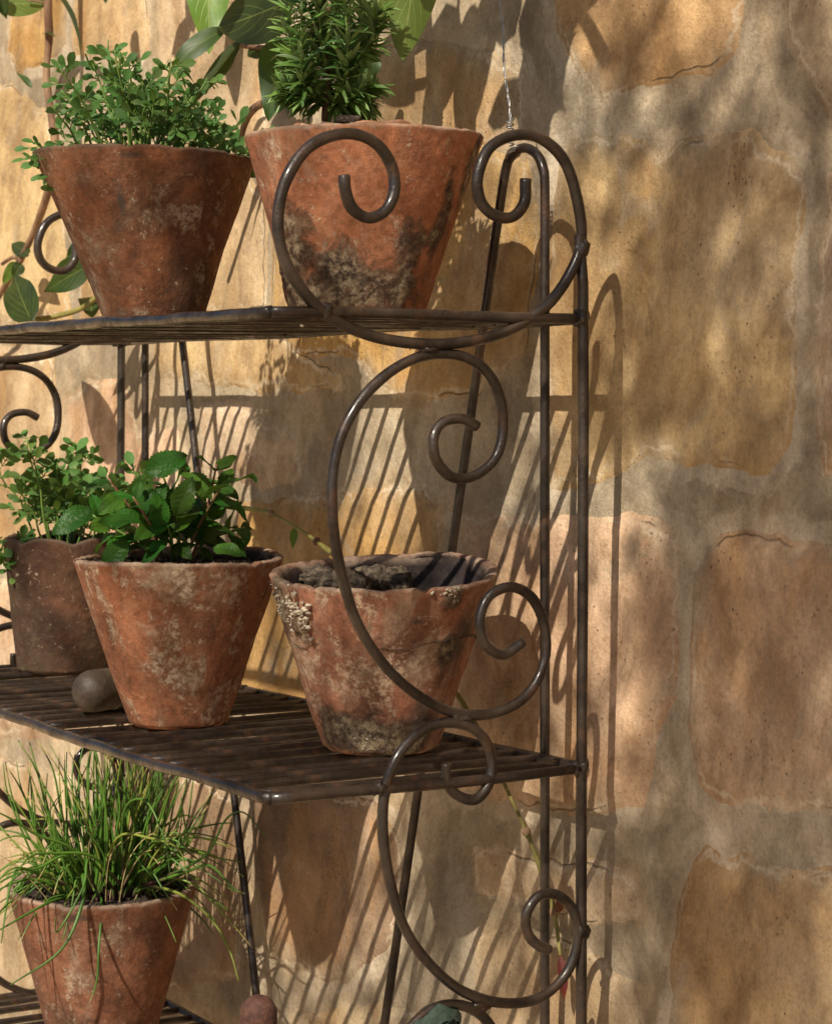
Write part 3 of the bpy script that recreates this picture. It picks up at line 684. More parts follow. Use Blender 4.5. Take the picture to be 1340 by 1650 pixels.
def lumps(pinfo, spots, Rr, rr_, Hh, seed):
    r3 = random.Random(seed); V = []; Fc = []
    for (ca, ch, cw, chh, n_, sz) in spots:
        for _ in range(int(n_*1.3)):
            ang_ = ca+r3.gauss(0, cw)/.1; h_ = min(.985, ch+r3.gauss(0, chh)/Hh); rad_ = rr_+(Rr-rr_)*h_+sz*1.9+(.002 if sz > .002 else 0)
            q = pinfo['c']+pinfo['dr']*(math.sin(ang_)*rad_)+pinfo['dcam']*(math.cos(ang_)*rad_); s_ = sz*r3.uniform(.45, 1.25)
            P_ = UV_*(1+.85*fbm(UV_*2.1+r3.uniform(0, 50), 3, 5))[:, None]*s_*np.array([r3.uniform(.6, 1.3), r3.uniform(.6, 1.2), r3.uniform(.5, .9)]); b = len(V)
            V += [(x+q.x, y+q.y, z+pinfo['z0']+h_*Hh) for x, y, z in P_]; Fc += [tuple(b+k for k in f) for f in UF_]
    o = add('lime_crust', mesh('lime_crust', V, Fc, M_LIME), pinfo['root']); o['kind'] = 'stuff'
lumps(p5, [(-.88, .80, .008, .008, 70, .0024), (-1.3, .82, .006, .014, 40, .0014), (.62, .93, .007, .003, 26, .0020), (-.35, .14, .016, .009, 60, .0010)], .111, .055, .170, 4)
lumps(p2, [(-1.15, .14, .012, .012, 70, .0016), (-.85, .36, .008, .012, 40, .0012)], .1155, .063, .174, 5)
# a smaller clay pot nested in the rosemary pot
ring = []
ip = empty('inner_pot', (p2['c'].x-.012, p2['c'].y, ZT+.19), 'thin clay rim of a smaller pot nested inside the rosemary pot', 'flower pot')
V = []; Fc = []
for j, (rr, zz) in enumerate([(.060, .130), (.0675, .1865), (.0655, .1885), (.057, .1875), (.050, .130)]):
    for k in range(96):
        a = 2*math.pi*k/96; ch = .002*math.sin(a*3+1)+.001*math.sin(a*11)
        V.append((p2['c'].x-.012+math.cos(a)*rr, p2['c'].y+math.sin(a)*rr, ZT+zz+ch))
Fc = [(j*96+k, j*96+(k+1) % 96, (j+1)*96+(k+1) % 96, (j+1)*96+k) for j in range(4) for k in range(96)]
add('pot_rim', mesh('pot_rim', V, Fc, M_CLAYRIM, attrs={'crust': [0]*len(V), 'rim': [.3]*len(V), 'inner': [0]*len(V)}), ip)

# ------------------------------------------------------------------ leaves
def leaf_mesh(name, Lg, W, mat, shape='oval', nu=4, nv=10, fold=.25, curl=.3, wavy=0., serr=0., twist=0., seed=0, cup=0., quilt=0.):
    """leaf in its own frame: stalk at the origin, tip along +Y, face up +Z"""
    V = []; UV = []; Fc = []
    for j in range(nv+1):
        v = j/nv
        if shape == 'oval': wv = math.sin(math.pi*min(1, v**.82*.985+.012))**.85
        elif shape == 'lance': wv = math.sin(math.pi*v**.75)**1.05*(1-.15*v)
        elif shape == 'heart': wv = (math.sin(math.pi*(v**.62)))**.80*(1-.1*v)
        elif shape == 'spat': wv = (.12+.88*sstep(.15, .62, v))*math.sqrt(max(0, 1-max(0, (v-.62)/.38)**2))
        elif shape == 'needle': wv = min(1, v*6+.35)*(1-v**5)
        if j == nv and shape != 'spat': wv = 0.001
        for i in range(nu*2+1):
            u = (i-nu)/nu
            wj = wv*(1+(serr*(1 if (j % 2) else -1) if abs(u) == 1 else 0))
            x = u*W/2*wj
            z = abs(u)*W/2*wj*fold + cup*(u*u)*W*wj
            z += wavy*W*math.sin(v*9+seed+(u > 0)*1.3)*u*u
            z += quilt*W*math.sin((v*8-abs(u)*3.2)*6.283)*min(1, abs(u)*3)*(1-abs(u)**3)*wv
            y = v*Lg
            tw = twist*v
            x, z = x*math.cos(tw)-z*math.sin(tw), x*math.sin(tw)+z*math.cos(tw)
            th = curl*v
            if abs(curl) > 1e-3:
                rr = Lg/curl; yy = math.sin(th)*(rr+z); zz = -rr*(1-math.cos(th))+z*math.cos(th); V.append((x, yy, zz))
            else: V.append((x, y, z))
            UV.append((.5+u*.5, v))
    n = nu*2+1
    for j in range(nv):
        for i in range(n-1):
            Fc.append((j*n+i, j*n+i+1, (j+1)*n+i+1, (j+1)*n+i))
    return mesh(name, V, Fc, mat, uv=UV)
def frame(p, d, up, s=1.):
    """matrix: +Y along d, +Z near up"""
    d = Vector(d).normalized(); up = Vector(up); x = d.cross(up)
    x = x.normalized() if x.length > 1e-5 else d.orthogonal().normalized()
    z = x.cross(d).normalized()
    return Matrix(((x.x*s, d.x*s, z.x*s, p[0]), (x.y*s, d.y*s, z.y*s, p[1]), (x.z*s, d.z*s, z.z*s, p[2]), (0, 0, 0, 1)))
def rv(r, s=1.): return Vector((r.uniform(-s, s), r.uniform(-s, s), r.uniform(-s, s)))
TOCAM = (CAM-Vector((-.4, -.1, 1.1))).normalized()
UP = Vector((0, 0, 1))

# ---- rue
rue_me = [leaf_mesh('leaflet', .0205, .0092, M_RUE, 'spat', 2, 6, .12, c, seed=i) for i, c in enumerate((.3, .7, -.2, .5, .1))]
def rue(info, label, seed, stems, nleaf, H, spread, big=1.):
    r = random.Random(seed); cam_r = info['dr']; cam_d = info['dcam']
    root = empty('rue_plant', (info['c'].x, info['c'].y, info['zs']), label, 'plant')
    allL = []; st = []
    for s in range(stems):
        side_ = -1+2*(s+.5)/stems + r.uniform(-.12, .12)
        dep = r.uniform(-.75, .75)
        b = info['c']+cam_r*(side_*info['rs']*.72*r.uniform(.4, 1))+cam_d*(dep*info['rs']*.75); b.z = info['zs']
        hh = H(side_)*r.uniform(.30, 1.0)
        out = cam_r*(side_*spread*r.uniform(.35, 1.0))+cam_d*(dep*spread*.5)
        tip = b+out+UP*hh
        mid = b.lerp(tip, .5)+UP*hh*.12
        if s in (0, 1, 3): b = info['c']-cam_r*info['rs']*.9; b.z = info['zs']; tip = b-cam_r*(.008+.004*s)+cam_d*.02-UP*(.022-.008*s); mid = b.lerp(tip, .5)+UP*.020
        path = catmull([b, b.lerp(mid, .6)+rv(r, .003), mid, mid.lerp(tip, .6)+rv(r, .004), tip], 3)
        st.append(path); tube_r = [.0016*(1-.6*i/len(path)) for i in range(len(path))]
        add('stem', tube('stem', path, tube_r, M_STEMG, 5), root)
        nn = len(path)
        for k in range(nleaf):
            t = .38+.62*(k+r.random()*.5)/nleaf; i = min(nn-2, int(t*(nn-1)))
            p = path[i]; tg = (path[i+1]-path[i]).normalized()
            az = tg.orthogonal(); az.rotate(Matrix.Rotation(k*2.4+s, 3, tg))
            d = (az*.9+tg*.7+UP*.15).normalized(); pl = r.uniform(.010, .020)*big*(1.05-.45*t)
            q = p+d*pl; st.append([p, p.lerp(q, .5)+UP*.001, q])
            for (lz, ly, sc) in ((0, 0, 1.0), (.95, -.05, .8), (-.95, -.05, .8), (.8, -.6, .65), (-.8, -.6, .65)):
                if r.random() < .08: continue
                xx = d.cross(UP+rv(r, .5)).normalized()
                dd = (d*(1-.3*abs(lz))+xx*lz).normalized()
                nrm = (UP*.35+TOCAM*.85+rv(r, .5)).normalized()
                allL.append((q+d*ly*pl*.9, dd, nrm, sc*r.uniform(.75, 1.2)*big))
    allL.sort(key=lambda l: -(l[0]-Vector((0, 0, 0))).dot(cam_d)+r.uniform(0, .015))
    for i, (p, d, nrm, s) in enumerate(allL[:300]):
        add('leaflet', rue_me[i % 5], root, frame(p, d, nrm, s))
    rest = allL[300:]
    if rest:
        V = []; Fc = []; UV = []
        for i, (p, d, nrm, s) in enumerate(rest):
            M = frame(p, d, nrm, s); me = rue_me[i % 5]; b = len(V)
            V += [M@v.co for v in me.vertices]; Fc += [tuple(b+j for j in q.vertices) for q in me.polygons]
            uu = {}
            for q in me.polygons:
                for li, vi in zip(q.loop_indices, q.vertices): uu[vi] = me.uv_layers[0].data[li].uv[:]
            UV += [uu[k] for k in range(len(me.vertices))]
        o = add('leaflet_mass', mesh('leaflet_mass', V, Fc, M_RUE, uv=UV), root); o['kind'] = 'stuff'
    pts = [tube_arr(s_, .0006, 4) for s_ in st if len(s_) == 3]
    o = add('leaf_stalks', mesh('leaf_stalks', *join(pts)[:2], M_STEMG), root); o['kind'] = 'stuff'
    return root
rue(p1, 'bushy green rue with small rounded leaflets in the brown pot on the top shelf', 5, 54, 5, lambda s: .150-.075*max(0, s)-.035*abs(s), .090, .95)
rue(p3, 'blue green rue spilling over the scalloped dark pot on the middle shelf', 9, 30, 5, lambda s: .145-.01*s, .075, 1.25)

# ---- mint
mint_me = [leaf_mesh('mint_leaf', .046, .0245, M_MINT, 'oval', 5, 28, .22, c, wavy=.08, serr=.075, quilt=.030, seed=i*2) for i, c in enumerate((.5, .9, .2, 1.3))]
mp = empty('mint_plant', (p4['c'].x, p4['c'].y, p4['zs']), 'dark green mint with toothed leaves in the lime stained pot', 'plant')
r = random.Random(21)
mstems = [((255, 905), (225, 840), (175, 770), .00), ((290, 900), (285, 830), (262, 762), .03), ((300, 905), (320, 850), (362, 775), .02), ((310, 900), (335, 870), (395, 850), -.03),
          ((265, 905), (245, 850), (215, 800), .06), ((280, 905), (275, 860), (255, 800), .04), ((300, 900), (300, 845), (300, 760), -.02), ((255, 900), (215, 870), (150, 830), -.01), ((310, 900), (330, 840), (350, 748), -.02)]
for k, (a, b, c_, dd) in enumerate(mstems):
    D = 2.46-dd
    pa, pb, pc = atD(*a, 2.46), atD(*b, D), atD(*c_, D-.01)
    path = catmull([pa, pb, pc], 7); n = len(path)
    add('stem', tube('stem', path, [.0021*(1-.5*i/n) for i in range(n)], M_STEMR if k % 2 == 0 else M_STEMG, 6), mp)
    for j, t in enumerate((.35, .52, .68, .84, 1.0)):
        i = min(n-2, int(t*(n-1))); p = path[i]; tg = (path[i+1]-path[i]).normalized()
        az = tg.orthogonal(); az.rotate(Matrix.Rotation(j*1.57+k*.9, 3, tg))
        for sg in (1, -1):
            d = (az*sg+tg*(.65 if t < 1 else 1.2)+UP*r.uniform(-.2, .5)+rv(r, .3)).normalized()
            nrm = (UP*.7+TOCAM*.5+rv(r, .55)).normalized()
            s = (.50+.45*math.sin(t*2.4))*r.uniform(.75, 1.15)
            if t == 1.: s *= .75
            add('mint_leaf', mint_me[(k+j) % 4], mp, frame(p+d*.002, d, nrm, s))
for a, b, w_, s in (((345, 885), (385, 880), .5, .75), ((270, 870), (230, 905), .3, .8), ((205, 870), (175, 905), .9, .95), ((262, 850), (252, 795), .9, .9), ((395, 770), (410, 758), .2, .5), ((330, 800), (408, 757), .1, 1.3), ((150, 820), (98, 850), .6, 1.1), ((285, 830), (300, 790), .9, 1.0), ((235, 760), (290, 735), .9, 1.1)):
    pa, pb = atD(a[0], a[1], 2.40), atD(b[0], b[1], 2.385)
    add('mint_leaf', mint_me[int(a[0]) % 4], mp, frame(pa, pb-pa, TOCAM*w_+UP*(1-w_), s*.98))

# ---- rosemary
needle_me = [leaf_mesh('needle', .031, .0056, M_ROSE, 'needle', 1, 6, .3, c) for c in (.5, .9, -.2, -.6)]
rm = empty('rosemary_plant', (p2['c'].x, p2['c'].y, ZT+.168), 'upright rosemary bush with narrow needles in the orange pot', 'plant')
r = random.Random(14); allN = []
Dr = 2.27
base = atD(525, 195, Dr)
main = [base, atD(527, 150, Dr), atD(524, 100, Dr), atD(520, 40, Dr), atD(528, -40, Dr), atD(530, -120, Dr)]
add('trunk', tube('trunk', catmull(main, 5), [.0042*(1-.5*i/25) for i in range(26)], M_WOODY, 8, .1), rm)
brs = [((527, 160), (490, 120), (468, 60), (470, -60), .02), ((527, 150), (560, 110), (578, 40), (585, -80), .02), ((525, 150), (520, 90), (515, 20), (510, -90), -.035), ((526, 155), (555, 130), (560, 70), (552, -60), -.04),
       ((526, 165), (500, 150), (486, 110), (488, -20), -.04), ((525, 120), (535, 60), (540, 0), (545, -100), .05), ((527, 170), (555, 168), (580, 150), (600, 135), -.02), ((524, 172), (500, 160), (475, 150), (455, 145), -.01), ((525, 140), (560, 100), (595, 70), (610, 20), .0), ((525, 168), (545, 160), (570, 165), (600, 168), .02)]
for a, b, c_, d_, dd in brs:
    p = catmull([atD(*a, Dr), atD(*b, Dr+dd*.6), atD(*c_, Dr+dd), atD(*d_, Dr+dd)], 8); n = len(p)
    add('branch', tube('branch', p, [.0018*(1-.5*i/n) for i in range(n)], M_STEMG, 6), rm)
    for j in range(n-1):
        if j < 5 and d_[1] < 0: continue
        for h in range(2):
            q = p[j].lerp(p[j+1], h/2); tg = (p[j+1]-p[j]).normalized()
            if j < 2: continue
            for m_ in range(4):
                az = tg.orthogonal(); az.rotate(Matrix.Rotation(r.uniform(0, 6.28), 3, tg))
                d = (az+tg*r.uniform(.25, .9)+UP*.25).normalized()
                allN.append((q, d, (UP+TOCAM*.6+rv(r, .5)), r.uniform(.6, 1.0)))
allN.sort(key=lambda l: -(l[0].dot(p2['dcam']))+(0 if l[0].z < 1.54 else 1))
for i, (p, d, nrm, s) in enumerate(allN[:300]): add('needle', needle_me[i % 4], rm, frame(p, d, nrm, s))
V = []; Fc = []; UV = []
nuv = []
for me in needle_me:
    uu = {}
    for q in me.polygons:
        for li, vi in zip(q.loop_indices, q.vertices): uu[vi] = me.uv_layers[0].data[li].uv[:]
    nuv.append([uu[k] for k in range(len(me.vertices))])
for i, (p, d, nrm, s) in enumerate(allN[300:]):
    M = frame(p, d, nrm, s); me = needle_me[i % 4]; b = len(V)
    V += [M@v.co for v in me.vertices]; Fc += [tuple(b+j for j in q.vertices) for q in me.polygons]; UV += nuv[i % 4]
if V:
    o = add('needle_mass', mesh('needle_mass', V, Fc, M_ROSE, uv=UV), rm); o['kind'] = 'stuff'
for k in range(5):
    q = atD(548+k*7, 190, 2.24); add('moss_tuft', lump('moss_tuft', (q.x, q.y, q.z-.002), .0045, M_SOIL, k, 2, .8, freq=3), rm)

# ---- chives
cv = empty('chive_clump', (p6['c'].x, p6['c'].y, p6['zs']), 'tall grassy clump of chives with arching blades and yellow tips', 'plant')
r = random.Random(33)
bc = p6['c']; zs0 = p6['zs']; cr_, cdm = p6['dr'], p6['dcam']
def blade(base, tip, bend, rad):
    mid = base.lerp(tip, .5)+bend
    P = [base, base.lerp(mid, .5)+bend*.25+rv(r, .003), mid, mid.lerp(tip, .55)+bend*.15+rv(r, .005), tip]
    p = catmull(P, 4); n = len(p)
    add('blade', tube('blade', p, [rad*(1-.75*(i/(n-1))**1.8)+.00015 for i in range(n)], M_BLADE, 5), cv)
for k in range(165):                       # upright
    u = r.gauss(.06, .40); v = r.gauss(0, .4)
    b = bc+cr_*(u*.060)+cdm*(v*.06); b = Vector((b.x, b.y, zs0-.004))
    h = r.uniform(.12, .205)*(1-.15*abs(u))
    t = b+cr_*(u*.065+r.gauss(0, .018))+cdm*(v*.05)+UP*h
    blade(b, t, cr_*r.gauss(0, .014)+cdm*r.gauss(0, .010), r.uniform(.0011, .0019))
for k in range(105):                        # arching
    u = r.choice((-1, 1))*r.uniform(.35, 1.); v = r.uniform(-.6, .9)
    b = bc+cr_*(u*.035)+cdm*(v*.035); b = Vector((b.x, b.y, zs0-.004))
    ln = r.uniform(.06, .155)
    t = b+cr_*(u*ln)+cdm*(v*.09)+UP*r.uniform(-.05, .085)
    blade(b, t, UP*r.uniform(.025, .05), r.uniform(.0011, .0019))
M_DRY = mat_plain('dry_straw', (.34, .25, .10), (.50, .40, .20), 60, .7)
for k in range(34):                        # dead curled straws
    u = r.uniform(-1, 1); b = bc+cr_*(u*.06)+cdm*r.uniform(-.04, .07); b = Vector((b.x, b.y, zs0))
    p = [b]; d = (cr_*u*.8+cdm*r.uniform(-.2, .6)+UP*r.uniform(.6, 2.2)).normalized(); ax = rv(r).normalized(); cu = r.uniform(-.55, .55)
    for i in range(12):
        p.append(p[-1]+d*r.uniform(.006, .011)); d.rotate(Matrix.Rotation(cu*(i/6)**1.5*.5, 3, ax)); d = (d+UP*-.05).normalized()
    add('dry_blade', tube('dry_blade', catmull(p, 2), .00062, M_DRY, 4), cv)
for pts, rd, dd in [([(190, 1440), (145, 1385), (135, 1430), (95, 1500), (90, 1480)], .0014, 0),
                ([(150, 1440), (135, 1410), (135, 1450), (100, 1530), (18, 1587)], .0020, 0),
                ([(160, 1440), (165, 1460), (160, 1530), (157, 1580), (146, 1615)], .0014, 0),
                ([(230, 1425), (290, 1440), (340, 1480), (370, 1530), (385, 1580)], .0015, 0),
                ([(240, 1425), (300, 1405), (340, 1395), (375, 1430), (395, 1440)], .0015, 0),
                ([(200, 1430), (150, 1380), (90, 1375), (50, 1380), (20, 1420)], .0015, 0),
                ([(160, 1430), (190, 1350), (240, 1350), (290, 1370), (305, 1430)], .0014, 0),
                ([(160, 1440), (120, 1370), (60, 1345), (20, 1320), (-20, 1300)], .0015, 0),
                ([(140, 1440), (110, 1380), (60, 1400), (20, 1400), (-20, 1440)], .0014, 0),
                ([(140, 1440), (90, 1450), (50, 1470), (15, 1490), (-20, 1510)], .0014, 0),
                ([(250, 1420), (330, 1380), (365, 1320), (395, 1310), (430, 1350)], .0012, 0),
                ([(200, 1430), (200, 1310), (235, 1290), (265, 1350), (275, 1410)], .0012, 0),
                ([(120, 1430), (40, 1400), (20, 1420), (10, 1470), (3, 1520)], .0014, 0)]:
    p = [atD(x, y, 2.72-.13*(i/4)**.7) for i, (x, y) in enumerate(pts)]
    q = catmull(p, 5); n = len(q)
    add('blade', tube('blade', q, [rd*1.25*(1-.7*(i/(n-1))**2) for i in range(n)], M_BLADE, 6), cv)

# ------------------------------------------------------------------ climbing vine on the wall
vine = empty('climbing_vine', (-.9, .03, 1.2), 'broad leaved climber with woody brown stems trained over the wall behind the rack', 'climbing plant')
def vstem(pts, rd, mat=M_WOODY, name='stem'):
    p = []
    for x, y, yy in pts: p.append(onY(x, y, yy))
    q = catmull(p, 6)
    add(name, tube(name, q, [rd*(1-.25*i/len(q)) for i in range(len(q))], mat, 8, .08, rd*999), vine)
vstem([(74, -160, .02), (78, 0, .02), (80, 60, .025), (76, 120, .02), (84, 190, .02), (90, 240, .02), (78, 310, .02), (55, 375, .025), (28, 430, .02), (-10, 490, .02), (-60, 560, .02)], .0065)
vstem([(600, -60, -.02), (500, 60, .02), (445, 150, .03), (410, 175, .04), (395, 200, .04), (380, 260, .04), (340, 400, .04)], .0055)
vstem([(450, -80, -.03), (430, 20, 0), (440, 72, .01), (415, 76, .01), (385, 72, .0)], .0042)
vstem([(200, 462, .0), (160, 478, -.02), (130, 498, -.03), (90, 510, -.05), (60, 515, -.08)], .0045, M_SHOOT)
vstem([(5, 425, .02), (22, 415, .02), (36, 420, .02)], .003)
vstem([(45, 0, 0), (65, 3, .01), (78, 10, .02)], .002)
LS = {}
def vleaf(bx, by, tx, ty, wpx, Yb, Yt, face=(0, 0), pale=False, shape='heart', curl=.4, fold=.22, wavy=.06, twist=0., back=False, cup=0.):
    """one leaf hung at its measured place; face tilts its normal away from the viewer (right, up)"""
    a = onY(bx, by, Yb); b = onY(tx, ty, Yt); d = b-a
    Dm = (a-CAM).dot(FF); W = wpx/F*Dm
    Lg = d.length*(1+.06*abs(curl))
    me = leaf_mesh('leaf', Lg, W, M_VINE_PALE if pale else M_VINE, shape, 5, 16, fold, curl, wavy=wavy, twist=twist, seed=bx % 7, cup=cup)
    nrm = TOCAM + FR*face[0] + UP*face[1]
    if back: nrm = -nrm
    # chord correction so that the curled leaf still ends at its tip
    M = frame(a, d, nrm)
    M = M @ Matrix.Rotation(curl/2, 4, 'X')
    add('leaf', me, vine, M)
vleaf(2, 5, 80, 6, 44, -.02, .02, pale=True, back=True, fold=.1, curl=.2)
vleaf(-10, -30, 12, 30, 34, -.04, -.02, shape='lance')
vleaf(78, -20, 132, 92, 34, .0, -.04, (.6, 0), shape='lance', twist=1.2, fold=.4)
vleaf(166, -32, 172, 6, 26, .03, .02)
vleaf(335, -70, 338, 86, 76, .04, .03, pale=True, curl=.3)
vleaf(480, -6, 350, 46, 108, -.04, -.06, (.1, .1), back=True, shape='oval', curl=.2, cup=-.1)
vleaf(364, 48, 274, 122, 44, -.01, -.07, (-.2, .5), shape='lance', curl=1.0, fold=.15)
vleaf(392, 62, 300, 182, 26, 0, -.05, (.5, .2), back=True, shape='lance', curl=.2, fold=.7)
vleaf(378, 80, 330, 148, 24, .02, 0, (.3, .4), back=True, shape='lance', curl=.4, fold=.6)
vleaf(466, 58, 434, 194, 72, .01, -.02, (-.3, .1), shape='heart', curl=.4)
vleaf(405, 75, 418, 92, 26, .01, 0, back=True)
vleaf(640, -80, 588, 62, 82, .0, -.05, pale=True, back=True, curl=.3)
vleaf(680, -90, 648, 98, 86, .0, -.06, (.2, 0), pale=True, back=True, curl=.25, fold=.12)
vleaf(600, 85, 575, 135, 50, .03, .02)
vleaf(52, 518, 24, 444, 62, -.10, -.06, (-.2, .2), curl=.2, fold=.3)
vleaf(150, 425, 74, 470, 56, -.02, -.06, (0, .2), shape='lance', curl=.4, fold=.25)
vleaf(140, 395, 108, 415, 30, .02, .0, (0, 0), shape='lance')
vleaf(150, 478, 148, 512, 44, .0, -.02)
vleaf(20, 392, 47, 410, 26, .02, .01, back=True)
vleaf(-25, 430, 0, 372, 34, -.02, -.02)
vleaf(28, 422, 6, 458, 20, .01, 0, pale=True)
vleaf(36, 425, 22, 448, 22, .0, -.01)
vleaf(-2, 12, 12, -28, 40, -.03, -.04)
vleaf(52, 142, 28, 118, 12, .03, .02, (.4, .3), fold=.6)
vleaf(70, 55, 90, 60, 10, .02, .01, (.0, .8))
r = random.Random(8)
vm_ = [leaf_mesh('leaf', .085, .058, M_VINE, 'heart', 3, 8, .2, c, wavy=.07, seed=i) for i, c in enumerate((.5, .9, .2))]
def hang(px, py, g, n, sp):
    """leaves above the picture, whose shadows fall on the wall"""
    w0_ = onW(px, py)
    ctr = w0_ - SUN*g
    for k in range(n):
        p = ctr+Vector((r.uniform(-sp, sp), r.uniform(-sp, sp)*.7, r.uniform(-sp, sp)*.8))
        add('leaf', vm_[k % 3], vine, frame(p, Vector((r.uniform(-.7, .7), r.uniform(-.6, .2), r.uniform(-1, -.2))), Vector((.4, -1, .5))+rv(r, .7), r.uniform(.75, 1.15)))
hang(880, 20, .24, 9, .05); hang(930, -40, .25, 4, .03); hang(730, 20, .20, 3, .03); hang(640, 60, .16, 3, .03); hang(545, 80, .2, 5, .05); hang(300, 0, .14, 2, .03); hang(860, 110, .25, 2, .015)
hang(780, -40, .22, 6, .06); hang(480, 120, .2, 3, .05)
vs = [Vector((-1.3, .03, 2.15)), Vector((-.9, -.0, 2.17)), Vector((-.5, -.08, 2.10)), Vector((-.2, -.12, 1.95)), Vector((.0, -.15, 1.80)), Vector((.08, -.18, 1.76))]
add('stem', tube('stem', catmull(vs, 8), .006, M_WOODY, 8, .1), vine)
for (a, b, c_) in ((740, -10, .2), (790, 30, .22), (700, 60, .16)):
    q = onW(a, b)-SUN*c_; q2 = onW(a-30, b+100)-SUN*(c_-.06)
    if q2.z > 1.6: add('stem', tube('stem', catmull([q, q.lerp(q2, .5)+Vector((.01, 0, 0)), q2], 6), .0028, M_WOODY, 6), vine)

# the bare shoot that crosses behind the pots
sh = empty('trailing_shoot', onY(700, 1050, .03), 'thin yellow green shoot slanting down the wall behind the empty crusted pot', 'vine shoot')
sp = [(345, 815), (385, 818), (430, 825), (475, 848), (530, 887), (600, 945), (670, 1025), (730, 1108), (775, 1185), (812, 1262), (848, 1340), (875, 1410), (893, 1470), (903, 1540)]
p = catmull([onY(x, y, .028+.006*math.sin(i*1.7)) for i, (x, y) in enumerate(sp)], 6); n = len(p)
add('stem', tube('stem', p, [.0030*(.8+.25*math.sin(i*.3)) if i % 12 else .0040 for i in range(n)], M_SHOOT, 8, .05), sh)
for i in (13, 22, 50, 60, 72): add('node', lump('node', p[i], .0048, M_WOODY, i, 2, .4), sh)
M_RED = mat_leaf('red_leaf', (.20, .03, .02), (.32, .07, .04), vein=(.4, .2, .1), trans=.3)
for x, y, x2, y2, s, dry in ((903, 1540, 912, 1605, .5, 1), (897, 1470, 905, 1445, .35, 1), (905, 1560, 910, 1612, .55, 1), (345, 815, 340, 850, .3, 0), (475, 850, 472, 885, .3, 0)):
    a, b = onY(x, y, .026), onY(x2, y2, .022)
    add('leaf', leaf_mesh('leaf', (b-a).length, .010, M_RED if dry else M_VINE_PALE, 'lance', 2, 8, .5, .4), sh, frame(a, b-a, TOCAM))

# ------------------------------------------------------------------ small things on the shelves
# pestle shaped wooden dibber lying on the middle shelf
def capsule(name, a, b, ra, rb, mat, seed=0, amp=.03):
    d = (b-a); n = 26; P = []; R_ = []
    L_ = d.length; dn = d.normalized()
    for i in range(9):
        t = i/8*math.pi/2; P.append(a+dn*(ra-ra*math.cos(t))); R_.append(max(.0004, ra*math.sin(t)))
    for i in range(1, n):
        t = i/n; P.append(a+dn*(ra+(L_-ra-rb*.5)*t)); R_.append(ra+(rb-ra)*t)
    for i in range(1, 6):
        t = i/5*math.pi/2; P.append(b-dn*rb*.5*(1-math.sin(t))); R_.append(max(.0004, rb*math.cos(t)))
    return tube(name, P, R_, mat, 40, amp*.3, seed)
a = atD(146, 1118, 2.525)
a.z = ZM+.0048+.0225
b = a+FF*.115+FR*.085
db = empty('wooden_dibber', (a.x, a.y, ZM+.005), 'worn round ended wooden dibber lying on the middle shelf between two pots', 'garden tool')
add('handle', capsule('handle', a-(b-a).normalized()*.018, b, .0228, .0195, M_OLDWOOD), db)
add('ring', tube('ring', [a+(b-a).normalized()*.030, a+(b-a).normalized()*.033], .0232, M_IRON, 32), db)
add('ferrule', tube('ferrule', [b-(b-a).normalized()*.004, b+(b-a).normalized()*.02], .0205, M_IRON, 24), db)
q = atD(417, 1640, 2.40)
tl = empty('rusty_dibber', (q.x, q.y, ZB+.004), 'upright rust brown tool with a domed head standing on the bottom shelf', 'garden tool')
zt = atD(417, 1603, 2.40).z
add('head', capsule('head', Vector((q.x, q.y, zt)), Vector((q.x, q.y, zt-.075)), .0192, .0188, M_RUSTWOOD), tl)
add('shaft', tube('shaft', [Vector((q.x, q.y, zt-.07)), Vector((q.x, q.y, ZB+.004))], .009, M_IRON, 16), tl)
# garden glove folded over the lowest scroll
gq = onX(712, 1622); 
gl = empty('garden_glove', gq, 'dark green garden glove finger folded over the lowest scroll at the bottom edge', 'glove')
def strip(off, wd_, seed):
    V = []; Fc = []; n, m_ = 26, 12
    cpts = [onX(655, 1690), onX(668, 1655), onX(690, 1632), onX(716, 1622), onX(733, 1638), onX(728, 1670), onX(715, 1720)]
    cc = catmull([Vector((p_.x, p_.y, p_.z)) for p_ in cpts], 5)
    for i, p_ in enumerate(cc):
        t = (cc[min(i+1, len(cc)-1)]-cc[max(i-1, 0)]).normalized(); up = Vector((1, 0, 0)).cross(t).normalized()
        for k in range(m_+1):
            u = k/m_*2-1
            V.append(p_+Vector((1, 0, 0))*(u*wd_)+up*(-.008+off*(1-u*u)**.5-.0018*math.sin(i*.8+k+seed)))
    n = len(cc)
    for i in range(n-1):
        for k in range(m_): Fc.append((i*(m_+1)+k, i*(m_+1)+k+1, (i+1)*(m_+1)+k+1, (i+1)*(m_+1)+k))
    return V, Fc
for off, s in ((.0, 0), (.006, 3), (.011, 6)):
    V, Fc = strip(off*-1 if False else off, .020-.002*s/3, s)
    add('glove_finger', mesh('glove_finger', V, Fc, M_CLOTH), gl)

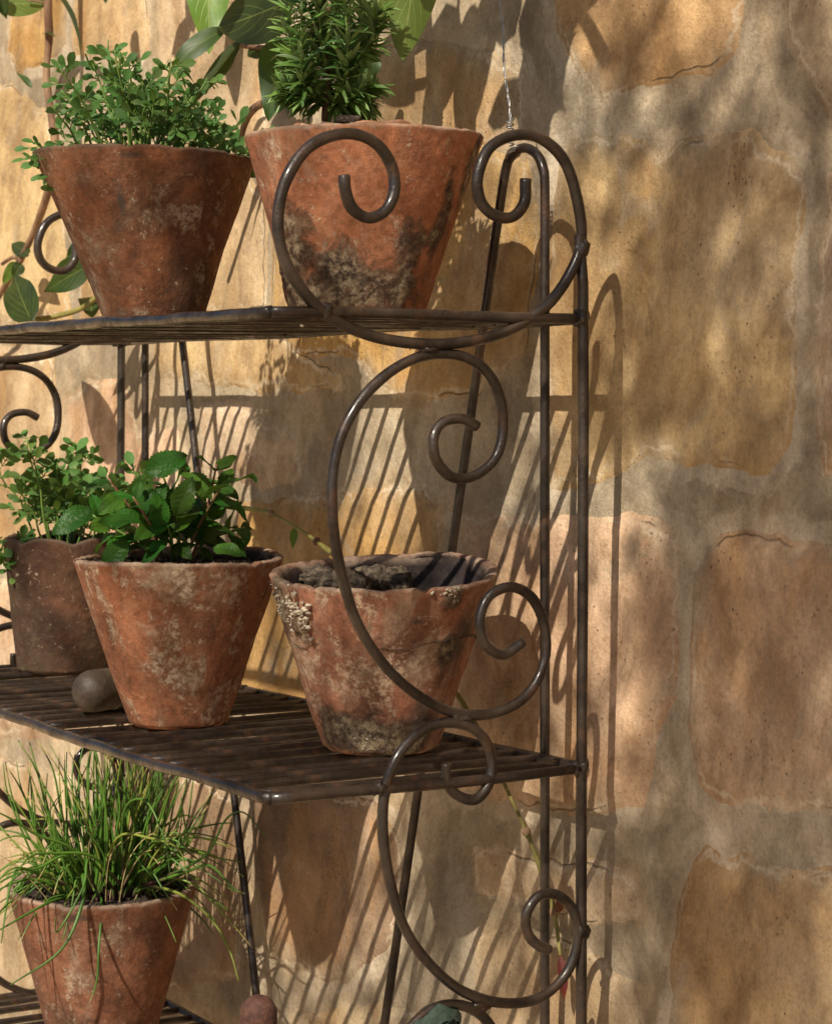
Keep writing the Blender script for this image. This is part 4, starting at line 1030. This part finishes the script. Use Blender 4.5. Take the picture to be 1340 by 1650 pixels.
# ------------------------------------------------------------------ shade tree out in the garden, whose crown dapples the wall
tree = empty('shade_tree', (3.4, -4.6, 0), 'small leaved garden tree in front of the wall that throws dappled shade', 'tree')
r = random.Random(77)
cl = []
def clump(px, py, s, n, sp, P=None):
    w_ = onW(px, py) if P is None else Vector(P)
    cl.append((w_-SUN*s, n, sp))
for px, py, s, n, sp in [
    (1000, 40, 2.5, 26, .035), (1010, 130, 2.4, 20, .035), (1100, 190, 2.6, 18, .04), (1275, 110, 2.6, 60, .06), (1325, 230, 2.5, 40, .045), (955, 290, 2.5, 22, .035), (1215, 60, 2.5, 18, .04),
    (1100, 300, 2.5, 34, .032), (1108, 380, 2.6, 40, .030), (1095, 460, 2.4, 40, .030), (1085, 540, 2.5, 40, .035), (1050, 600, 2.5, 30, .035), (1160, 640, 2.4, 44, .045), (1240, 600, 2.6, 34, .040), (1205, 440, 2.4, 18, .028), (1265, 700, 2.5, 34, .045), (1120, 735, 2.4, 34, .045), (990, 705, 2.5, 14, .03), (920, 740, 2.5, 16, .035),
    (1320, 480, 2.5, 24, .03), (1330, 640, 2.5, 30, .035), (1330, 800, 2.6, 26, .04), (1240, 780, 2.6, 26, .04),
    (1105, 850, 2.4, 34, .035), (1095, 960, 2.5, 26, .028), (1190, 930, 2.5, 34, .038), (1245, 1010, 2.4, 44, .038), (1300, 960, 2.5, 20, .03), (1165, 1080, 2.6, 22, .035), (1090, 1110, 2.5, 26, .035), (1065, 1190, 2.5, 26, .035),
    (1265, 1170, 2.5, 44, .040), (1250, 1260, 2.5, 50, .038), (1265, 1340, 2.5, 34, .036), (1230, 1420, 2.5, 38, .036), (1130, 1430, 2.5, 30, .034), (1115, 1530, 2.5, 40, .036), (1225, 1520, 2.4, 20, .034), (1100, 1310, 2.5, 26, .028), (1325, 1430, 2.5, 20, .034), (1030, 1430, 2.5, 18, .03), (1190, 1620, 2.6, 36, .04),
    (890, 300, 2.5, 12, .03), (960, 1040, 2.5, 8, .03), (860, 1150, 2.5, 14, .035), (760, 1360, 2.3, 60, .05), (650, 1300, 2.3, 50, .05), (720, 1480, 2.3, 50, .045), (830, 1480, 2.3, 34, .04), (560, 1330, 2.3, 40, .05), (580, 1600, 2.3, 18, .04), (880, 1350, 2.4, 22, .04), (500, 1480, 2.3, 20, .03)]:  # last groups are added to dim the wall below the middle shelf
    clump(px, py, s-(.45 if px > 870 else .3), int(n*(1.35 if px > 870 else .6)), sp*(.88 if px > 870 else 1.))
for P, n, sp, s in [((-.46, -.31, 1.33), 70, .085, 2.0), ((-.38, -.30, 1.27), 50, .07, 2.2), ((-.54, -.31, 1.26), 40, .07, 2.1), ((-.12, -.24, 1.36), 26, .05, 2.3), ((-.50, -.28, 1.49), 26, .07, 2.4), ((-.92, -.2, .93), 40, .06, 2.2), ((-.40, -.30, .90), 36, .06, 2.4), ((-.15, -.2, .86), 34, .05, 2.3),
                    ((-.13, -.22, 1.56), 14, .05, 2.4), ((-.72, -.27, .50), 40, .08, 2.3), ((-.25, .03, 1.00), 60, .05, 2.2), ((-.33, -.04, 1.0), 40, .05, 2.2), ((-.55, .0, 1.58), 60, .06, 2.0), ((-.42, .0, 1.62), 40, .05, 2.0), ((-.25, .02, 1.42), 30, .05, 2.2), ((-.35, -.32, .80), 40, .08, 2.1), ((-.2, -.32, .80), 30, .08, 2.1)]:
    cl.append((Vector(P)-SUN*s, n, sp))  # extra leaf clumps added to shade pots, climber leaves and the empty pot's inside
V = []; Fc = []; UV = []
for c_, n, sp in cl:
    for k in range(n):
        p = c_+Vector((r.gauss(0, sp), r.gauss(0, sp*1.6), r.gauss(0, sp)))
        M = frame(p, rv(r), rv(r)+UP*.5, r.uniform(.7, 1.25)); b = len(V)
        for q in ((0, 0, 0), (.011, .016, .002), (0, .046, 0), (-.011, .016, .002)): V.append(M@Vector(q))
        UV += [(.5, 0), (1, .4), (.5, 1), (0, .4)]; Fc.append((b, b+1, b+2, b+3))
# the rest of the crown, up behind the viewer and clear of the light that reaches the wall
for k in range(5200):
    a = r.uniform(0, 6.28); z = r.uniform(3.4, 6.4); rr = 1.7*math.sqrt(r.random())*math.sqrt(max(.05, 1-((z-4.9)/1.6)**2))
    p = Vector((3.9+math.cos(a)*rr, -4.9+math.sin(a)*rr, z))
    M = frame(p, rv(r), rv(r)+UP, r.uniform(.9, 1.7)); b = len(V)
    for q in ((0, 0, 0), (.011, .016, .002), (0, .046, 0), (-.011, .016, .002)): V.append(M@Vector(q))
    UV += [(.5, 0), (1, .4), (.5, 1), (0, .4)]; Fc.append((b, b+1, b+2, b+3))
o = add('crown', mesh('crown', V, Fc, M_TREELEAF, uv=UV, smooth=False), tree)
tk = [Vector((3.4, -4.6, 0)), Vector((3.45, -4.65, .8)), Vector((3.3, -4.55, 1.7)), Vector((3.4, -4.6, 2.6)), Vector((3.6, -4.8, 4.6))]
q = catmull(tk, 6); add('trunk', tube('trunk', q, [.11*(1-.6*i/len(q)) for i in range(len(q))], M_BARK, 14, .08), tree)
hub = Vector((2.5, -3.6, 3.6))
brp = [tube_arr(catmull([Vector((3.4, -4.6, 2.4)), Vector((3.0, -4.2, 3.1)), hub], 6), .03, 8)]
for c_, n, sp in cl[::2]:
    brp.append(tube_arr(catmull([hub, hub.lerp(c_, .5)+rv(r, .08)+UP*.1, c_], 5), [.008*(1-.75*i/10) for i in range(11)], 5))
add('limbs', mesh('limbs', *join(brp)[:2], M_BARK), tree)
